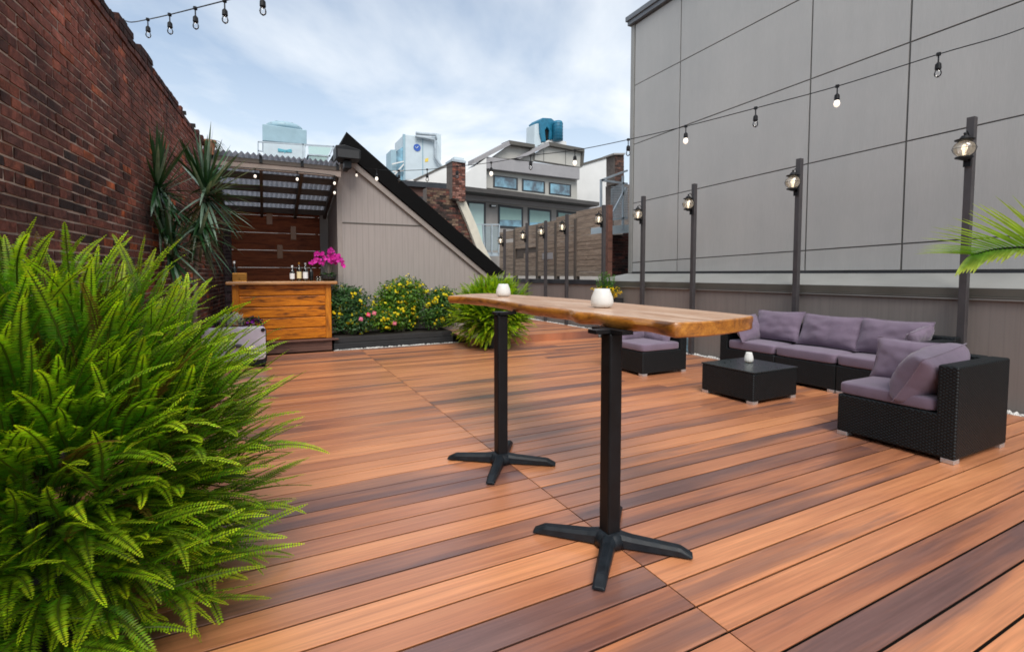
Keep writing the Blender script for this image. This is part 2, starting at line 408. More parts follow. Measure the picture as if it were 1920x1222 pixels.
# ------------------------------------------------------------------ old brick wall on the left (each brick modelled, one wall)
WA = R_(4); W0 = V((-.75, 8.5, 0)); WD = V((math.sin(WA), math.cos(WA), 0)); WN = V((math.cos(WA), -math.sin(WA), 0))
def wpt(u, n, z): return W0+WD*u+WN*n+V((0,0,z))
def brick_color(u, z):
    p = noise.noise(V((u*.9, z*1.3, 3.1))); up = max(0, min(1, (z-1.7)/1.4))
    r = random.random()
    if r < .035: c = V((.34, .105, .040))
    elif r < .09: c = V((.20, .075, .045))
    elif r < .19: c = V((.038, .027, .025))
    elif r < .62: c = V((.088, .042, .034))
    else: c = V((.135, .055, .040))
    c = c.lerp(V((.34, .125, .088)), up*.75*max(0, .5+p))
    return tuple(V((c.x*1.28, c.y*1.12, c.z*1.08))*random.uniform(.7, 1.3))
wall = thing('brick_wall', 'tall dark red weathered brick wall with ragged top on the left', 'wall', wpt(0, 0, 0))
mb = MB(); CH = .0632; BL = .195
def brick(mb, u0, u1, z0, z1, n, col, back=-.05):
    j = lambda: random.uniform(-.0028, .0028)
    a = [wpt(u0+j(), n+j(), z0+j()), wpt(u1+j(), n+j(), z0+j()), wpt(u1+j(), n+j(), z1+j()), wpt(u0+j(), n+j(), z1+j())]
    b = [wpt(u0, back, z0), wpt(u1, back, z0), wpt(u1, back, z1), wpt(u0, back, z1)]
    mb.add(a+b, [(0,3,2,1),(0,1,5,4),(1,2,6,5),(2,3,7,6),(3,0,4,7),(4,5,6,7)], col)
for r in range(54):
    z0 = r*CH; header = (r % 6 == 3); L = .0975 if header else BL; u = -10.2 + (0 if r % 2 else L/2)
    while u < 1.75:
        top_here = 3.30 + .02*math.sin(u*1.7) + (-.0105*(u+0) if u < 0 else 0)
        if u > .12: top_here = 2.86
        if z0+CH < top_here + .01:
            edge = top_here-z0
            n = random.uniform(.0, .006)
            if edge < .2: n += .012
            if not (edge < CH*1.4 and random.random() < .40):
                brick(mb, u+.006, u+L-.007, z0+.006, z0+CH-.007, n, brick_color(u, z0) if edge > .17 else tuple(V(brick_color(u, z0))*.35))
            if edge < CH*1.3 and random.random() < .3:
                brick(mb, u+.02, u+L-random.uniform(.02, .08), z0+CH, z0+CH+random.uniform(.02, .085), -.01, (.02, .017, .016), -.12)
        u += L
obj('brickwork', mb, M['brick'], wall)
mb = MB()
for (a, b, h) in ((-10.3, .12, 3.22), (.12, 1.8, 2.80)):
    mb.prism([wpt(a, -.0032, 0), wpt(b, -.0032, 0), wpt(b, -.0032, h), wpt(a, -.0032, h)], -WN*.3)
obj('mortar', mb, M['mortar'], wall)

# ------------------------------------------------------------------ tall grey clad building on the right
bx = 6.5
bld = thing('clad_building', 'tall grey building clad in flat panels with thin dark seams', 'building', (bx, 3, 0))
mb = MB(); mb.box(bx+.012, bx+7, -6, 7.60, 1.0, 6.05); obj('wall', mb, M['seam'], bld)
mb = MB(); ys = [7.555, 6.385, 4.10, 2.985, 1.75, .6, -1.7, -4.0]; g = .011
def zl(k, y):
    b = [1.30, 1.475, 2.63, 3.765, 4.885, 6.03][k]; s_ = [0, .026, .024, .014, .010, 0][k]
    return b+(7.6-y)*s_
for i in range(len(ys)-1):
    for k in range(5):
        y1, y0 = ys[i]-g, ys[i+1]+g
        gb = .008 if k else 0
        if k == 0 and False: pass
        q = [(bx, y0, zl(k, y0)+gb), (bx, y1, zl(k, y1)+gb), (bx, y1, zl(k+1, y1)-.008), (bx, y0, zl(k+1, y0)-.008)]
        jt = [random.uniform(-.003, .003) for _ in range(4)]
        mb.prism([(p_[0]+j_, p_[1], p_[2]) for p_, j_ in zip(q, jt)], (.012, 0, 0))
obj('cladding', mb, M['panel'], bld)
mb = MB(); mb.box(bx-.012, bx+.06, 7.565, 7.66, 1.27, 6.04); obj('corner_trim', mb, M['coping'] if False else M['flash'], bld, bevel=.004)
mb = MB(); mb.box(bx-.07, bx+7, -6, 7.70, 6.05, 6.13); mb.box(bx-.10, bx+7, -6, 7.73, 6.13, 6.22); obj('roof_coping', mb, M['coping'], bld, bevel=.006)
mb = MB(); mb.box(bx-.004, bx+.2, -6, 7.6, 1.262, 1.285); obj('base_seam', mb, M['capdark'], bld)

# low parapet wall with metal cap and sloping flashing
par = thing('parapet_wall', 'low taupe parapet wall with dark metal cap below the grey building', 'wall', (6.1, 5, 0))
mb = MB(); mb.box(6.10, 6.32, -3, 13.2, -.2, 1.03); obj('wall', mb, M['taupe_y'], par)
mb = MB(); mb.box(6.075, 6.33, -3, 8.14, 1.035, 1.115); mb.box(6.06, 6.10, -3, 8.14, 1.02, 1.034); obj('metal_cap', mb, M['cap'], par, bevel=.004)
mb = MB(); mb.box(6.066, 6.098, -3, 8.14, 1.004, 1.018); obj('cap_edge', mb, M['flash'], par)
mb = MB(); mb.box(6.07, 6.36, 8.15, 13.2, 1.03, 1.13); obj('dark_cap', mb, M['capdark'], par, bevel=.004)
mb = MB(); mb.add([(6.075,-3,1.118),(6.075,8.34,1.118),(6.5,7.69,1.262),(6.5,-3,1.262),(6.9,8.34,1.118),(6.9,7.69,1.262)], [(0,3,2,1),(1,2,5,4)])
obj('flashing', mb, M['flash'], par)

# ------------------------------------------------------------------ lamp posts
def lamp_post(label, y, H, lz):
    x = 6.0
    t = thing('lamp_post', label, 'lamp post', (x, y, 0), 'lamp posts along the parapet and fence')
    mb = MB(); mb.box(-.031, .031, -.031, .031, -.01, H); obj('pole', mb, M['post'], t, bevel=.004, local=True)
    cx = -.125; k = MB(); q0 = lz; Q = .80
    k.lathe([(.012, lz+.185), (.016, lz+.17), (.008, lz+.155), (.03, lz+.15), (.055, lz+.115), (.095, lz+.105), (.092, lz+.095), (.05, lz+.085)], (cx, 0, 0), 18)
    k.lathe([(.055, lz-.085), (.085, lz-.095), (.085, lz-.108), (.05, lz-.12), (.02, lz-.135)][::-1], (cx, 0, 0), 18)
    for a in range(4):
        ph = a*math.pi/2+.5
        k.tube([(cx+.108*math.cos(ph)*math.sin(s_), .108*math.sin(ph)*math.sin(s_), lz+.092*math.cos(s_)) for s_ in [.5+i*.214 for i in range(11)]], .0025, 5)
    k.tube([(cx+.112*math.cos(i*.2618), .112*math.sin(i*.2618), lz) for i in range(25)], .0025, 5)
    k.bar((cx, 0, lz-.12), (-.03, 0, lz-.12), .02, .03); k.box(-.05, -.03, -.035, .035, lz-.2, lz+.02)
    k.tube([(cx, 0, lz+.17), (cx+.05, 0, lz+.21), (-.03, 0, lz+.16)], .006, 6)
    def sh(m): m.v = [(cx+(a-cx)*Q if a < -.02 else a, b*Q, q0+(c_-q0)*Q) for a, b, c_ in m.v]; return m
    lan = obj('lantern', sh(k), M['black'], t, local=True)
    gl = MB(); gl.lathe([(.05, lz-.085), (.08, lz-.06), (.1, lz-.02), (.1, lz+.02), (.085, lz+.055), (.05, lz+.085)], (cx, 0, 0), 20)
    obj('glass_globe', sh(gl), M['globe'], lan, smooth=True, local=True)
    bb = MB(); bb.lathe([(.014, lz-.075), (.018, lz-.03), (.03, lz+.005), (.024, lz+.035), (.008, lz+.05)], (cx, 0, 0), 12)
    obj('bulb', sh(bb), M['litwarm'], lan, smooth=True, local=True)
    return t
for lab, y, H, lz in (
    ('dark lamp post with round glass lantern rising behind the green palm frond', 2.226, 2.726, 2.42),
    ('dark lamp post with round glass lantern behind the middle of the sofa', 3.89, 2.684, 2.385),
    ('dark lamp post with glass lantern second from the left edge of the grey building', 5.56, 2.645, 2.33),
    ('dark lamp post with glass lantern standing nearest the left edge of the grey building', 6.70, 2.617, 2.29),
    ('dark lamp post at the right end of the wooden plank fence', 7.82, 2.60, 2.32),
    ('dark lamp post on the fence left of its dark window slot', 9.13, 2.565, 2.28),
    ('dark lamp post third from the left along the plank fence', 10.04, 2.51, 2.25),
    ('dark lamp post second from the left along the plank fence', 10.96, 2.54, 2.21),
    ('farthest dark lamp post at the left end of the plank fence', 12.25, 2.49, 2.17)):
    lamp_post(lab, y, H, lz)

# ------------------------------------------------------------------ plank fence
fx = 6.34
fen = thing('plank_fence', 'weathered wooden plank fence with dark slots above the parapet', 'fence', (fx, 10.6, 1.1))
mb = MB(); panels = [(8.16, 9.28), (9.30, 10.12), (10.14, 11.02), (11.04, 12.3), (12.32, 13.3)]
tops = [2.66, 2.63, 2.56, 2.56, 2.50]
for (y0, y1), zt in zip(panels, tops):
    z = 1.20; k = 0
    while z < zt-.02:
        h = random.choice((.10, .13, .09, .14)); z1 = min(zt, z+h)
        cuts = [y0, y1]
        if random.random() < .5: cuts = [y0, random.uniform(y0+.25, y1-.25), y1]
        for a, b in zip(cuts, cuts[1:]):
            if y0 == 8.16 and z > 2.02 and z1 < 2.36 and a < 8.9:
                a = 8.75
                if b-a < .1: continue
            if random.random() < .035 and z > 1.4: continue
            mb.box(fx+random.uniform(0, .008), fx+.03, a+.003, b-.003, z+.003, z1-.004, (random.random(), random.random(), random.random()))
        z = z1
obj('planks', mb, M['fence'], fen)
mb = MB(); mb.box(fx+.034, fx+.05, 8.16, 13.3, 1.3, 2.0); obj('backing', mb, M['rafter'], fen)
for y in (8.13, 9.29, 10.13, 11.03, 12.31):
    mb = MB(); mb.box(fx-.02, fx+.09, y-.045, y+.045, 1.1, 2.66 if y < 9 else 2.5); obj('fence_post', mb, M['plinth'] if y < 8.5 else M['rafter'], fen, bevel=.004)
mb = MB(); mb.box(fx-.012, fx-.002, 10.25, 10.75, 1.62, 1.78); obj('grey_patch', mb, M['greyband'], fen)

# ------------------------------------------------------------------ roof bulkhead behind the flower bed
TY = 9.3
bk = thing('roof_bulkhead', 'taupe triangular stair bulkhead with thick black sloping roof', 'building', (2.6, TY, 0))
mb = MB(); mb.prism([(1.24,TY,0),(4.25,TY,0),(4.25,TY,1.22),(1.43,TY,3.25),(1.24,TY,3.20)], (0, 2.6, 0)); obj('wall', mb, M['taupe'], bk)
mb = MB(); mb.prism([(1.42,TY-.10,3.37),(1.27,TY-.10,3.36),(1.236,TY-.10,3.40),(1.388,TY-.10,3.767),(4.50,TY-.10,1.30),(4.26,TY-.10,1.17)], (0, 2.9, 0)); obj('roof', mb, M['shingle'], bk)
mb = MB(); mb.prism([(1.40,TY-.06,3.365),(4.24,TY-.06,1.175),(4.17,TY-.06,1.12),(1.34,TY-.06,3.28)], (0, .055, 0)); obj('roof_trim', mb, M['trim'], bk, bevel=.004)
mb = MB(); mb.prism([(1.30,TY-.012,2.185),(2.86,TY-.012,2.19),(2.86,TY-.012,2.175),(1.30,TY-.012,2.168)], (0, .011, 0)); obj('wall_seam', mb, M['cap'], bk)
mb = MB(); mb.box(1.215, 1.30, TY-.016, TY-.002, 0, 3.2); obj('corner_trim', mb, M['trim'], bk)

# black loudspeaker at the top left corner of the bulkhead
sp = thing('loudspeaker', 'black wedge shaped loudspeaker at the top corner of the bulkhead', 'loudspeaker', (1.35, 8.95, 3.2))
mb = MB(); mb.prism([(1.15,8.8,3.20),(1.56,8.8,3.22),(1.56,8.8,3.38),(1.30,8.8,3.44),(1.15,8.8,3.42)], (0, .36, 0)); obj('cabinet', mb, M['black'], sp, bevel=.012)
mb = MB(); mb.box(1.18, 1.53, 8.785, 8.799, 3.225, 3.36); obj('grille', mb, M['darkpot'], sp)
mb = MB(); mb.box(1.30, 1.42, 8.9, 9.05, 3.08, 3.2); mb.box(1.33, 1.40, 9.0, 9.28, 3.08, 3.12); obj('bracket', mb, M['black'], sp)

# ------------------------------------------------------------------ pergola over the bar
pg = thing('pergola', 'pergola with corrugated translucent roof over the wooden bar', 'pergola', (.3, 9.8, 0))
px0, px1, py0, py1 = -.86, 1.225, 8.80, 11.0
zt = lambda y: 3.06-(y-py0)*.235
mb = MB(); mb.box(px0, px1, py0-.02, py0+.03, 2.885, 3.05); obj('fascia', mb, M['fascia'], pg, bevel=.004)
mb = MB(); mb.box(px0, px1, py0-.032, py0-.021, 2.99, 3.055); obj('fascia_cap', mb, M['rafter'], pg)
for y in (9.28, 9.80, 10.32, 10.84):
    mb = MB(); mb.box(px0, px1, y-.03, y+.03, zt(y)-.125, zt(y)-.02); obj('purlin', mb, M['rafter'], pg, bevel=.003)
for x in (-.62, .02, .62, 1.17):
    mb = MB(); mb.prism([(x-.025,py0+.032,zt(py0)-.20),(x+.025,py0+.032,zt(py0)-.20),(x+.025,py0+.032,zt(py0)-.05),(x-.025,py0+.032,zt(py0)-.05)], (0, 2.1, -2.1*.235)); obj('rafter', mb, M['rafter'], pg)
    mb = MB(); mb.box(x-.022, x+.022, py0-.045, py0-.033, 3.0, 3.12); obj('bracket', mb, M['black'], pg)
mb = MB(); n = 104; vs = []
for j, y in enumerate((py0-.10, py1+.1)):
    for i in range(n+1):
        x = px0-.05+(px1-px0+.03)*i/n; vs.append((x, y, zt(y)+.035+.022*math.sin(i*2*math.pi/4)))
mb.add(vs, [(i, i+1, n+1+i+1, n+1+i) for i in range(n)]); o = obj('corrugated_roof', mb, M['poly'], pg)
mb = MB(); mb.box(1.085, 1.235, 10.86, 10.96, 0, zt(10.9)-.1); obj('corner_post', mb, M['greywall'], pg, bevel=.004)

# plank screen at the back of the bar
sc = thing('plank_screen', 'dark brown plank screen with narrow gaps behind the bar', 'screen', (.3, 10.95, 0))
mb = MB(); z = .05; hs = [.33, .33, .33, .345, .345, .345, .345, .18]
for h in hs:
    mb.box(-.72, 1.10, 10.95, 10.985, z, min(z+h-.006, 2.56), (random.random(), random.random(), random.random())); z += h
obj('planks', mb, M['screen'], sc, bevel=.003)
for x in (-.46, 1.03):
    mb = MB(); mb.box(x-.03, x+.03, 10.987, 11.04, 0, 2.45); obj('upright', mb, M['rafter'], sc)
for lab, px_, py_ in (('amber plate highest on the dark plank screen', 505, 408), ('amber plate at the right on the dark plank screen', 550, 437), ('amber plate lowest on the dark plank screen', 525, 472)):
    p = onY(px_, py_, 10.94); mb = MB(); mb.box(p.x-.055, p.x+.055, 10.925, 10.948, p.z-.14, p.z+.14)  # flat amber plate with a faint emission
    tag(obj('amber_plate', mb, M['amber'], None, bevel=.006), lab, 'wall light', 'amber plates on the plank screen')
# brick pier and drainpipe at the left of the bar
pier = thing('brick_pier', 'narrow purple brown brick pier beside the plank screen', 'pier', (-.6, 10.6, 0))
mb = MB(); mm = MB(); mm.box(-.695, -.515, 10.505, 10.9, 0, 2.5)
for r in range(35):
    z0 = r*CH
    xs = [(-.70, -.51)] if r % 2 else [(-.70, -.61), (-.60, -.51)]
    for a, b in xs: mb.box(a, b, 10.495+random.uniform(-.003,.003), 10.6, z0+.005, z0+CH-.006, tuple(V((.085, .05, .055))*random.uniform(.5, 1.3)))
obj('brickwork', mb, M['brick'], pier); obj('mortar', mm, M['mortar_dark'], pier)
dp = MB(); dp.tube([(-.72, 9.75, -.02), (-.72, 9.75, 2.78)], .045, 10); dp.tube([(-.72, 9.75, 2.78), (-.72, 9.95, 2.86)], .045, 10)
for z in (.6, 1.4, 2.2): dp.tube([(-.72, 9.75, z), (-.72, 9.75, z+.04)], .055, 10)
tag(obj('drainpipe', dp, M['capdark'], None, smooth=True), 'dark vertical drainpipe left of the bar beside the brick wall', 'drainpipe')

# ------------------------------------------------------------------ wooden bar
bar = thing('bar_counter', 'amber stained wooden plank bar counter on a brown plinth', 'bar', (.3, 8.85, 0))
mb = MB(); z = .20
for h in (.185, .175, .175, .175, .165):
    mb.box(-.33, .93, 8.60, 8.63, z+.005, z+h-.006, (random.random(), random.random(), random.random())); z += h
obj('front_planks', mb, M['barfront'], bar, bevel=.009)
mb = MB(); mb.box(-.40, .985, 8.645, 9.2, .195, 1.075); obj('carcass', mb, M['screen'], bar)
for x in (-.42, .915):
    mb = MB(); mb.box(x, x+.09, 8.575, 8.64, .195, 1.08); obj('corner_post', mb, M['barpost'], bar, bevel=.006)
mb = MB(); mb.box(-.40, .98, 8.58, 8.599, 1.02, 1.078, (.3,.6,.1)); obj('top_rail', mb, M['barfront'], bar, bevel=.004)
mb = MB(); mb.box(-.50, 1.10, 8.50, 9.22, 1.085, 1.135); obj('counter_top', mb, M['bartop'], bar, bevel=.012)
mb = MB(); mb.box(-.42, 1.0, 8.53, 9.2, .0, .082); mb.box(-.42, 1.0, 8.53, 9.2, .086, .165); obj('plinth', mb, M['plinth'], bar, bevel=.004)
mb = MB(); mb.box(-.45, 1.10, 8.48, 9.2, .169, .193); obj('foot_ledge', mb, M['plinth'], bar, bevel=.004)

def bottle(lab, x, y, h, r, m, lm, cap_m, group='bottles on the bar'):
    b = tag(obj('bottle', MB().lathe([(r*.9, 0), (r, .01), (r, h*.58), (r*.85, h*.66), (r*.36, h*.78), (r*.33, h*.9)], (0,0,0), 16), m, None, smooth=True, local=True), lab, 'bottle', group)
    b.location = (x, y, 1.1355)
    if lm: obj('paper_label', MB().lathe([(r+.0015, h*.15), (r+.0015, h*.5)], (0,0,0), 16), lm, b, smooth=False, local=True)
    obj('stopper', MB().lathe([(r*.4, h*.88), (r*.42, h*.99), (r*.3, h)], (0,0,0), 12), cap_m, b, local=True)
    return b
YB = 8.72
def bxp(px): return onY(px, 515, YB).x
bottle('clear bottle with white label leftmost of the bottle row on the bar', bxp(548), YB, .255, .036, M['bottle'], M['label_w'], M['label_w'])
bottle('bottle with cream label second in the row on the bar', bxp(561), YB, .31, .035, M['bottle'], M['label_c'], M['brass'])
bottle('clear bottle with white label and silver cap third in the row on the bar', bxp(572.5), YB-.03, .30, .038, M['bottle'], M['label_w'], M['silver'])
bottle('dark bottle without label nearest the orchid on the bar', bxp(584), YB+.06, .25, .033, M['bottledark'], None, M['black'])
bottle('dark wine bottle with white cap alone at the left end of the bar', bxp(438), YB+.28, .32, .038, M['bottledark'], None, M['label_w'])
mb = MB(); xa, xb = bxp(436), bxp(463); mb.box(xa, xb, YB-.1, YB+.08, 1.136, 1.145); 
for (a, b, c_, d) in ((xa, xb, YB-.1, YB-.092), (xa, xb, YB+.072, YB+.08), (xa, xa+.008, YB-.092, YB+.072), (xb-.008, xb, YB-.092, YB+.072)): mb.box(a, b, c_, d, 1.1455, 1.265)
tag(obj('copper_box', mb, M['brass'], None, bevel=.004), 'small open copper box at the left end of the bar', 'box')
for i, px_ in enumerate((594, 599)):
    mb = MB(); mb.lathe([(.022, 0), (.03, .06), (.031, .075)], (bxp(px_), YB-.05-.03*i, 1.136), 14)
    tag(obj('tumbler', mb, M['bottle'], None, smooth=True), 'small clear tumbler beside the orchid pot on the bar', 'glass', 'tumblers on the bar')

# ------------------------------------------------------------------ leaf helpers
def leaf(mb, p, d, up, L, W, col, fold=.0, droop=0.):
    d = d.normalized(); s_ = d.cross(up)
    if s_.length < 1e-4: s_ = V((1,0,0))
    s_.normalize(); u = s_.cross(d)
    a = p; m1 = p+d*L*.45+s_*W/2+u*fold; m2 = p+d*L*.45-s_*W/2+u*fold; t = p+d*L-u*droop
    mb.add([a, m1, t, m2], [(0,1,2,3)], col)
def blade(mb, p, d, L, W, droop, col1, col2, n=5):
    d = d.normalized(); s_ = d.cross(V((0,0,1)))
    if s_.length < 1e-3: s_ = V((1,0,0))
    s_.normalize(); q = V(p); vs = []; cs = []
    for i in range(n+1):
        t = i/n; w = W/2*min(1, .55+t*2)*(1-t**2.2)**.8+.0008
        vs += [q+s_*w, q+V((0,0,-w*.35)), q-s_*w]; c = tuple(a*(1-t)+b*t for a, b in zip(col1, col2)); cs += [c]*3
        d = (d+V((0,0,-droop/n))).normalized(); q = q+d*L/n
    fs = []
    for i in range(n):
        a = i*3; fs += [(a, a+1, a+4, a+3), (a+1, a+2, a+5, a+4)]
    mb.add(vs, fs, cs)
def lerp3(a, b, t): return tuple(x*(1-t)+y*t for x, y in zip(a, b))

def frond(mb, p, az, el, L, curve, pw, step, dark, light, clip=None):
    n = max(10, int(L/step)); ds = L/n; q = V(p); vary = random.uniform(.7, 1.25); tw = random.uniform(-.5, .5); azr = random.uniform(-.5, .5)
    tipmix = random.uniform(.5, 1.)
    if random.random() < .025: dark, light = (.10, .055, .012), (.26, .17, .03)
    pts = []
    for i in range(n+1):
        s_ = i/n; e = el-curve*(s_**1.3); a = az+azr*s_
        d = V((math.cos(a)*math.cos(e), math.sin(a)*math.cos(e), math.sin(e)))
        pts.append((q.copy(), d)); q = q+d*ds
        if clip and not clip(q): break
    m = len(pts)-1
    for i, (q, d) in enumerate(pts):
        s_ = i/n
        side = d.cross(V((0,0,1)))
        if side.length < .05: side = V((math.sin(az), -math.cos(az), 0))
        side.normalize(); up = side.cross(d)
        side = side*math.cos(tw)+up*math.sin(tw); up = side.cross(d)
        prof = min(1, s_*6+.25)*(max(0, 1-s_)**.62)*(1 if s_ < .55 else 1)
        Lp = pw*prof*random.uniform(.85, 1.1)+.003
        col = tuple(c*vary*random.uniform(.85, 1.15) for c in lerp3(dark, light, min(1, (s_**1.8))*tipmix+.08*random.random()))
        w = step*.92
        for sg in (1, -1):
            dd = side*sg+d*.32+up*random.uniform(-.05, .28)
            leaf(mb, q, dd, up, Lp, w, col, droop=Lp*.12)
    stem = [p_ for p_, _ in pts[::4]]
    if len(stem) > 2: mb.tube(stem, [.0032*(1-.7*i/len(stem)) for i in range(len(stem))], 4, tuple(c*.9 for c in lerp3(dark, (.20, .17, .03), .5)), cap=False)

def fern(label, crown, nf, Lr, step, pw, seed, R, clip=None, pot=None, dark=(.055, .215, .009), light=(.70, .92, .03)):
    random.seed(seed)
    t = thing('fern', label, 'fern', (crown[0], crown[1], 0), None)
    mb = MB(); cr = V(crown)
    for i in range(nf):
        while True:
            a = V((random.gauss(0,1), random.gauss(0,1), random.gauss(0,1))).normalized()
            if a.z > -.80: break
        k = random.uniform(.12, 1.0)**.55
        p = cr+V((a.x*R[0]*k, a.y*R[0]*k, a.z*R[1]*k))
        d = a*1.0+V((random.gauss(0,.30), random.gauss(0,.30), random.gauss(0,.22)+.50))
        d.normalize(); az = math.atan2(d.y, d.x); el = math.asin(max(-1, min(1, d.z)))
        L = random.uniform(*Lr)
        frond(mb, p, az, el, L, random.uniform(0, .95), pw*random.uniform(.8, 1.15), step, dark, light, clip)
    for i in range(60):
        a = V((random.gauss(0,1), random.gauss(0,1), random.gauss(0,.8)+.5)).normalized()
        mb.tube([V((crown[0], crown[1], max(.2, cr.z-R[1]*1.2))), cr+V((a.x*R[0]*.5, a.y*R[0]*.5, a.z*R[1]*.3)), cr+V((a.x*R[0], a.y*R[0], a.z*R[1]))], .003, 4, (.06,.09,.015), cap=False)
    obj('fronds', mb, M['fern'], t)
    if pot:
        r, h = pot; pm = MB(); pm.lathe([(r*.72, 0), (r*.96, h*.9), (r, h*.92), (r, h), (r*.9, h), (r*.88, h-.04)], (crown[0], crown[1], 0), 28)
        obj('pot', pm, M['darkpot'], t, smooth=False)
    return t
FC = at(78, 905, 1.76)
def clipwall(q): return (q-W0).dot(WN) > .03 and q.z > .02
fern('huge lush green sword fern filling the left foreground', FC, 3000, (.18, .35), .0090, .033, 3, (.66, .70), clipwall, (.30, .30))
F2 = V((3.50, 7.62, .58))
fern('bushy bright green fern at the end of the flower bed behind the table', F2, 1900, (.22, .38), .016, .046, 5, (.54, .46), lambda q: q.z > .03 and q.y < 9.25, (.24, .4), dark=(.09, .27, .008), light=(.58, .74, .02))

# ------------------------------------------------------------------ flower bed
random.seed(11)
pb = thing('planter_box', 'long low black planter box under the yellow flowers', 'planter', (2.05, 8.8, 0))
mb = MB(); mb.box(1.03, 3.12, 8.53, 9.22, 0, .10); mb.box(1.04, 3.11, 8.55, 9.20, .104, .20); obj('box', mb, M['darkpot'], pb, bevel=.006)
mb = MB(); mb.box(1.06, 3.09, 8.57, 9.18, .18, .206); obj('soil', mb, M['soil'], pb)
def shrub(label, c, rx, ry, z0, z1, nl, nfl, greens, group, pinks=0, ls=.05):
    t = thing('flower_shrub', label, 'shrub', (c[0], c[1], .2), group)
    mb = MB(); fl = MB(); pk = MB(); st = MB()
    zc = (z0+z1)/2; rz = (z1-z0)/2
    lob = [(random.uniform(-.62,.62)*rx*(1-.2*(i_%3)), random.uniform(-.5,.5)*ry, (-.4+.95*(i_%3)/2)*rz, random.uniform(.55,.75)) for i_ in range(12)]
    def surf():
        l = random.choice(lob)
        while True:
            a = V((random.gauss(0,1), random.gauss(0,1), random.gauss(0,1))).normalized()
            if a.z > -.75: break
        r = l[3]*random.uniform(.62, 1.05)
        p = V((c[0]+l[0]+a.x*rx*r, c[1]+l[1]+a.y*ry*r, zc+l[2]+a.z*rz*r))
        return p, a
    for _ in range(nl):
        p, a = surf()
        if p.z < z0 or p.y > 9.26: continue
        col = lerp3(greens[0], greens[1], random.random()**1.5)
        d = V((random.gauss(0,1), random.gauss(0,1), random.gauss(0,.6)))+a*.6
        leaf(mb, p, d, a+V((0,0,.5)), random.uniform(.7,1.4)*ls, random.uniform(.4,.65)*ls, col, droop=.008)
    def bloom(m, p, a, r, col):
        a = a.normalized(); x = a.cross(V((.3,.2,.9))).normalized(); y = a.cross(x); vs = [p+a*r*.5]; n = 8
        for k in range(n): vs.append(p+(x*math.cos(k*2*math.pi/n)+y*math.sin(k*2*math.pi/n))*r*(1 if k % 2 else .72))
        m.add(vs, [(0, 1+k, 1+(k+1) % n) for k in range(n)], col)
    for _ in range(nfl):
        p, a = surf()
        if p.y > 9.2 or p.z < z0: continue
        for _ in range(random.randint(1, 4)):
            q = p+a*.02+V((random.uniform(-.04,.04), random.uniform(-.04,.04), random.uniform(-.04,.04)))
            bloom(fl, q, a+V((random.uniform(-.5,.5), random.uniform(-.8,.1), .3)), random.uniform(.019, .033), lerp3((.80, .56, .01), (.72, .66, .03), random.random()))
    for _ in range(14):
        l = random.choice(lob); st.tube([(c[0]+random.uniform(-.1,.1), c[1], .19), (c[0]+l[0]*.6, c[1]+l[1]*.6, zc), (c[0]+l[0], c[1]+l[1], zc+l[2]+.15)], .006, 5)
    obj('foliage', mb, M['leaf'], t); obj('yellow_flowers', fl, M['petal'], t)['kind'] = 'stuff'; obj('stems', st, M['bark'], t)
    for k in range(pinks):
        p = pk_pts.pop(); b = MB(); bloom(b, p, V((0,-1,.3)), .045, random.choice(((.75,.05,.12),(.80,.22,.40),(.78,.20,.24))))
        bloom(b, p+V((0,-.012,0)), V((0,-1,.5)), .028, (.80,.25,.38)); obj('pink_flower', b, M['petal'], t)
pk_pts = [onY(691, 590, 8.50), onY(702, 587, 8.50), onY(677, 598, 8.50), onY(740, 606, 8.50)]
shrub('dark leaved shrub with yellow and pink flowers beside the bar', (1.36, 8.85, 0), .45, .36, .22, .97, 8000, 110, ((.018,.065,.02),(.09,.21,.06)), 'flower shrubs in the planter box', 3)
shrub('rounded bush thick with yellow flowers in the middle of the planter box', (2.20, 8.85, 0), .60, .38, .22, 1.07, 10500, 230, ((.03,.10,.012),(.17,.34,.03)), 'flower shrubs in the planter box', 1)
shrub('yellow flowered shrub against the left side of the bright fern', (2.86, 8.82, 0), .42, .34, .22, .93, 7200, 110, ((.02,.075,.018),(.12,.26,.04)), 'flower shrubs in the planter box')
# green plant with yellow flowers by the right wall beyond the table
random.seed(21)
tp = thing('wall_planter', 'wall hung trough of feathery green plants and yellow flowers behind the table', 'planter', (5.9, 7.55, .62))
mb = MB(); fl = MB()
for i in range(40):
    a = random.uniform(0, 6.28); base = V((5.88+random.uniform(-.05,.05), 7.55+random.uniform(-.2,.2), .79)); top = base+V((.16*math.cos(a)*random.random(), .2*math.sin(a)*random.random(), random.uniform(.22,.50)))
    mb.tube([base, (base+top)/2+V((.02,0,.03)), top], .003, 4, (.05,.14,.03), cap=False)
    for k in range(22):
        s_ = .2+.8*k/22; p = base.lerp(top, s_); d = V((random.gauss(0,1), random.gauss(0,1), .6)); leaf(mb, p, d, V((0,0,1)), random.uniform(.04,.08), .015, lerp3((.05,.17,.03),(.15,.32,.05), random.random()))
for i in range(170):
    p = V((5.86+random.uniform(-.14,.10), 7.55+random.uniform(-.36,.36), random.uniform(.82,1.0)))
    for k in range(3):
        leaf(fl, p+V((random.uniform(-.02,.02),)*3), V((random.gauss(0,1), random.gauss(0,1), .5)), V((0,0,1)), .036, .026, (.80,.56,.01))
obj('foliage', mb, M['leaf'], tp); obj('yellow_flowers', fl, M['petal'], tp)['kind'] = 'stuff'
pm = MB(); pm.prism([(5.82,7.26,.62),(6.05,7.26,.62),(6.05,7.26,.80),(5.78,7.26,.80)], (0,.58,0)); obj('trough', pm, M['darkpot'], tp, bevel=.006)

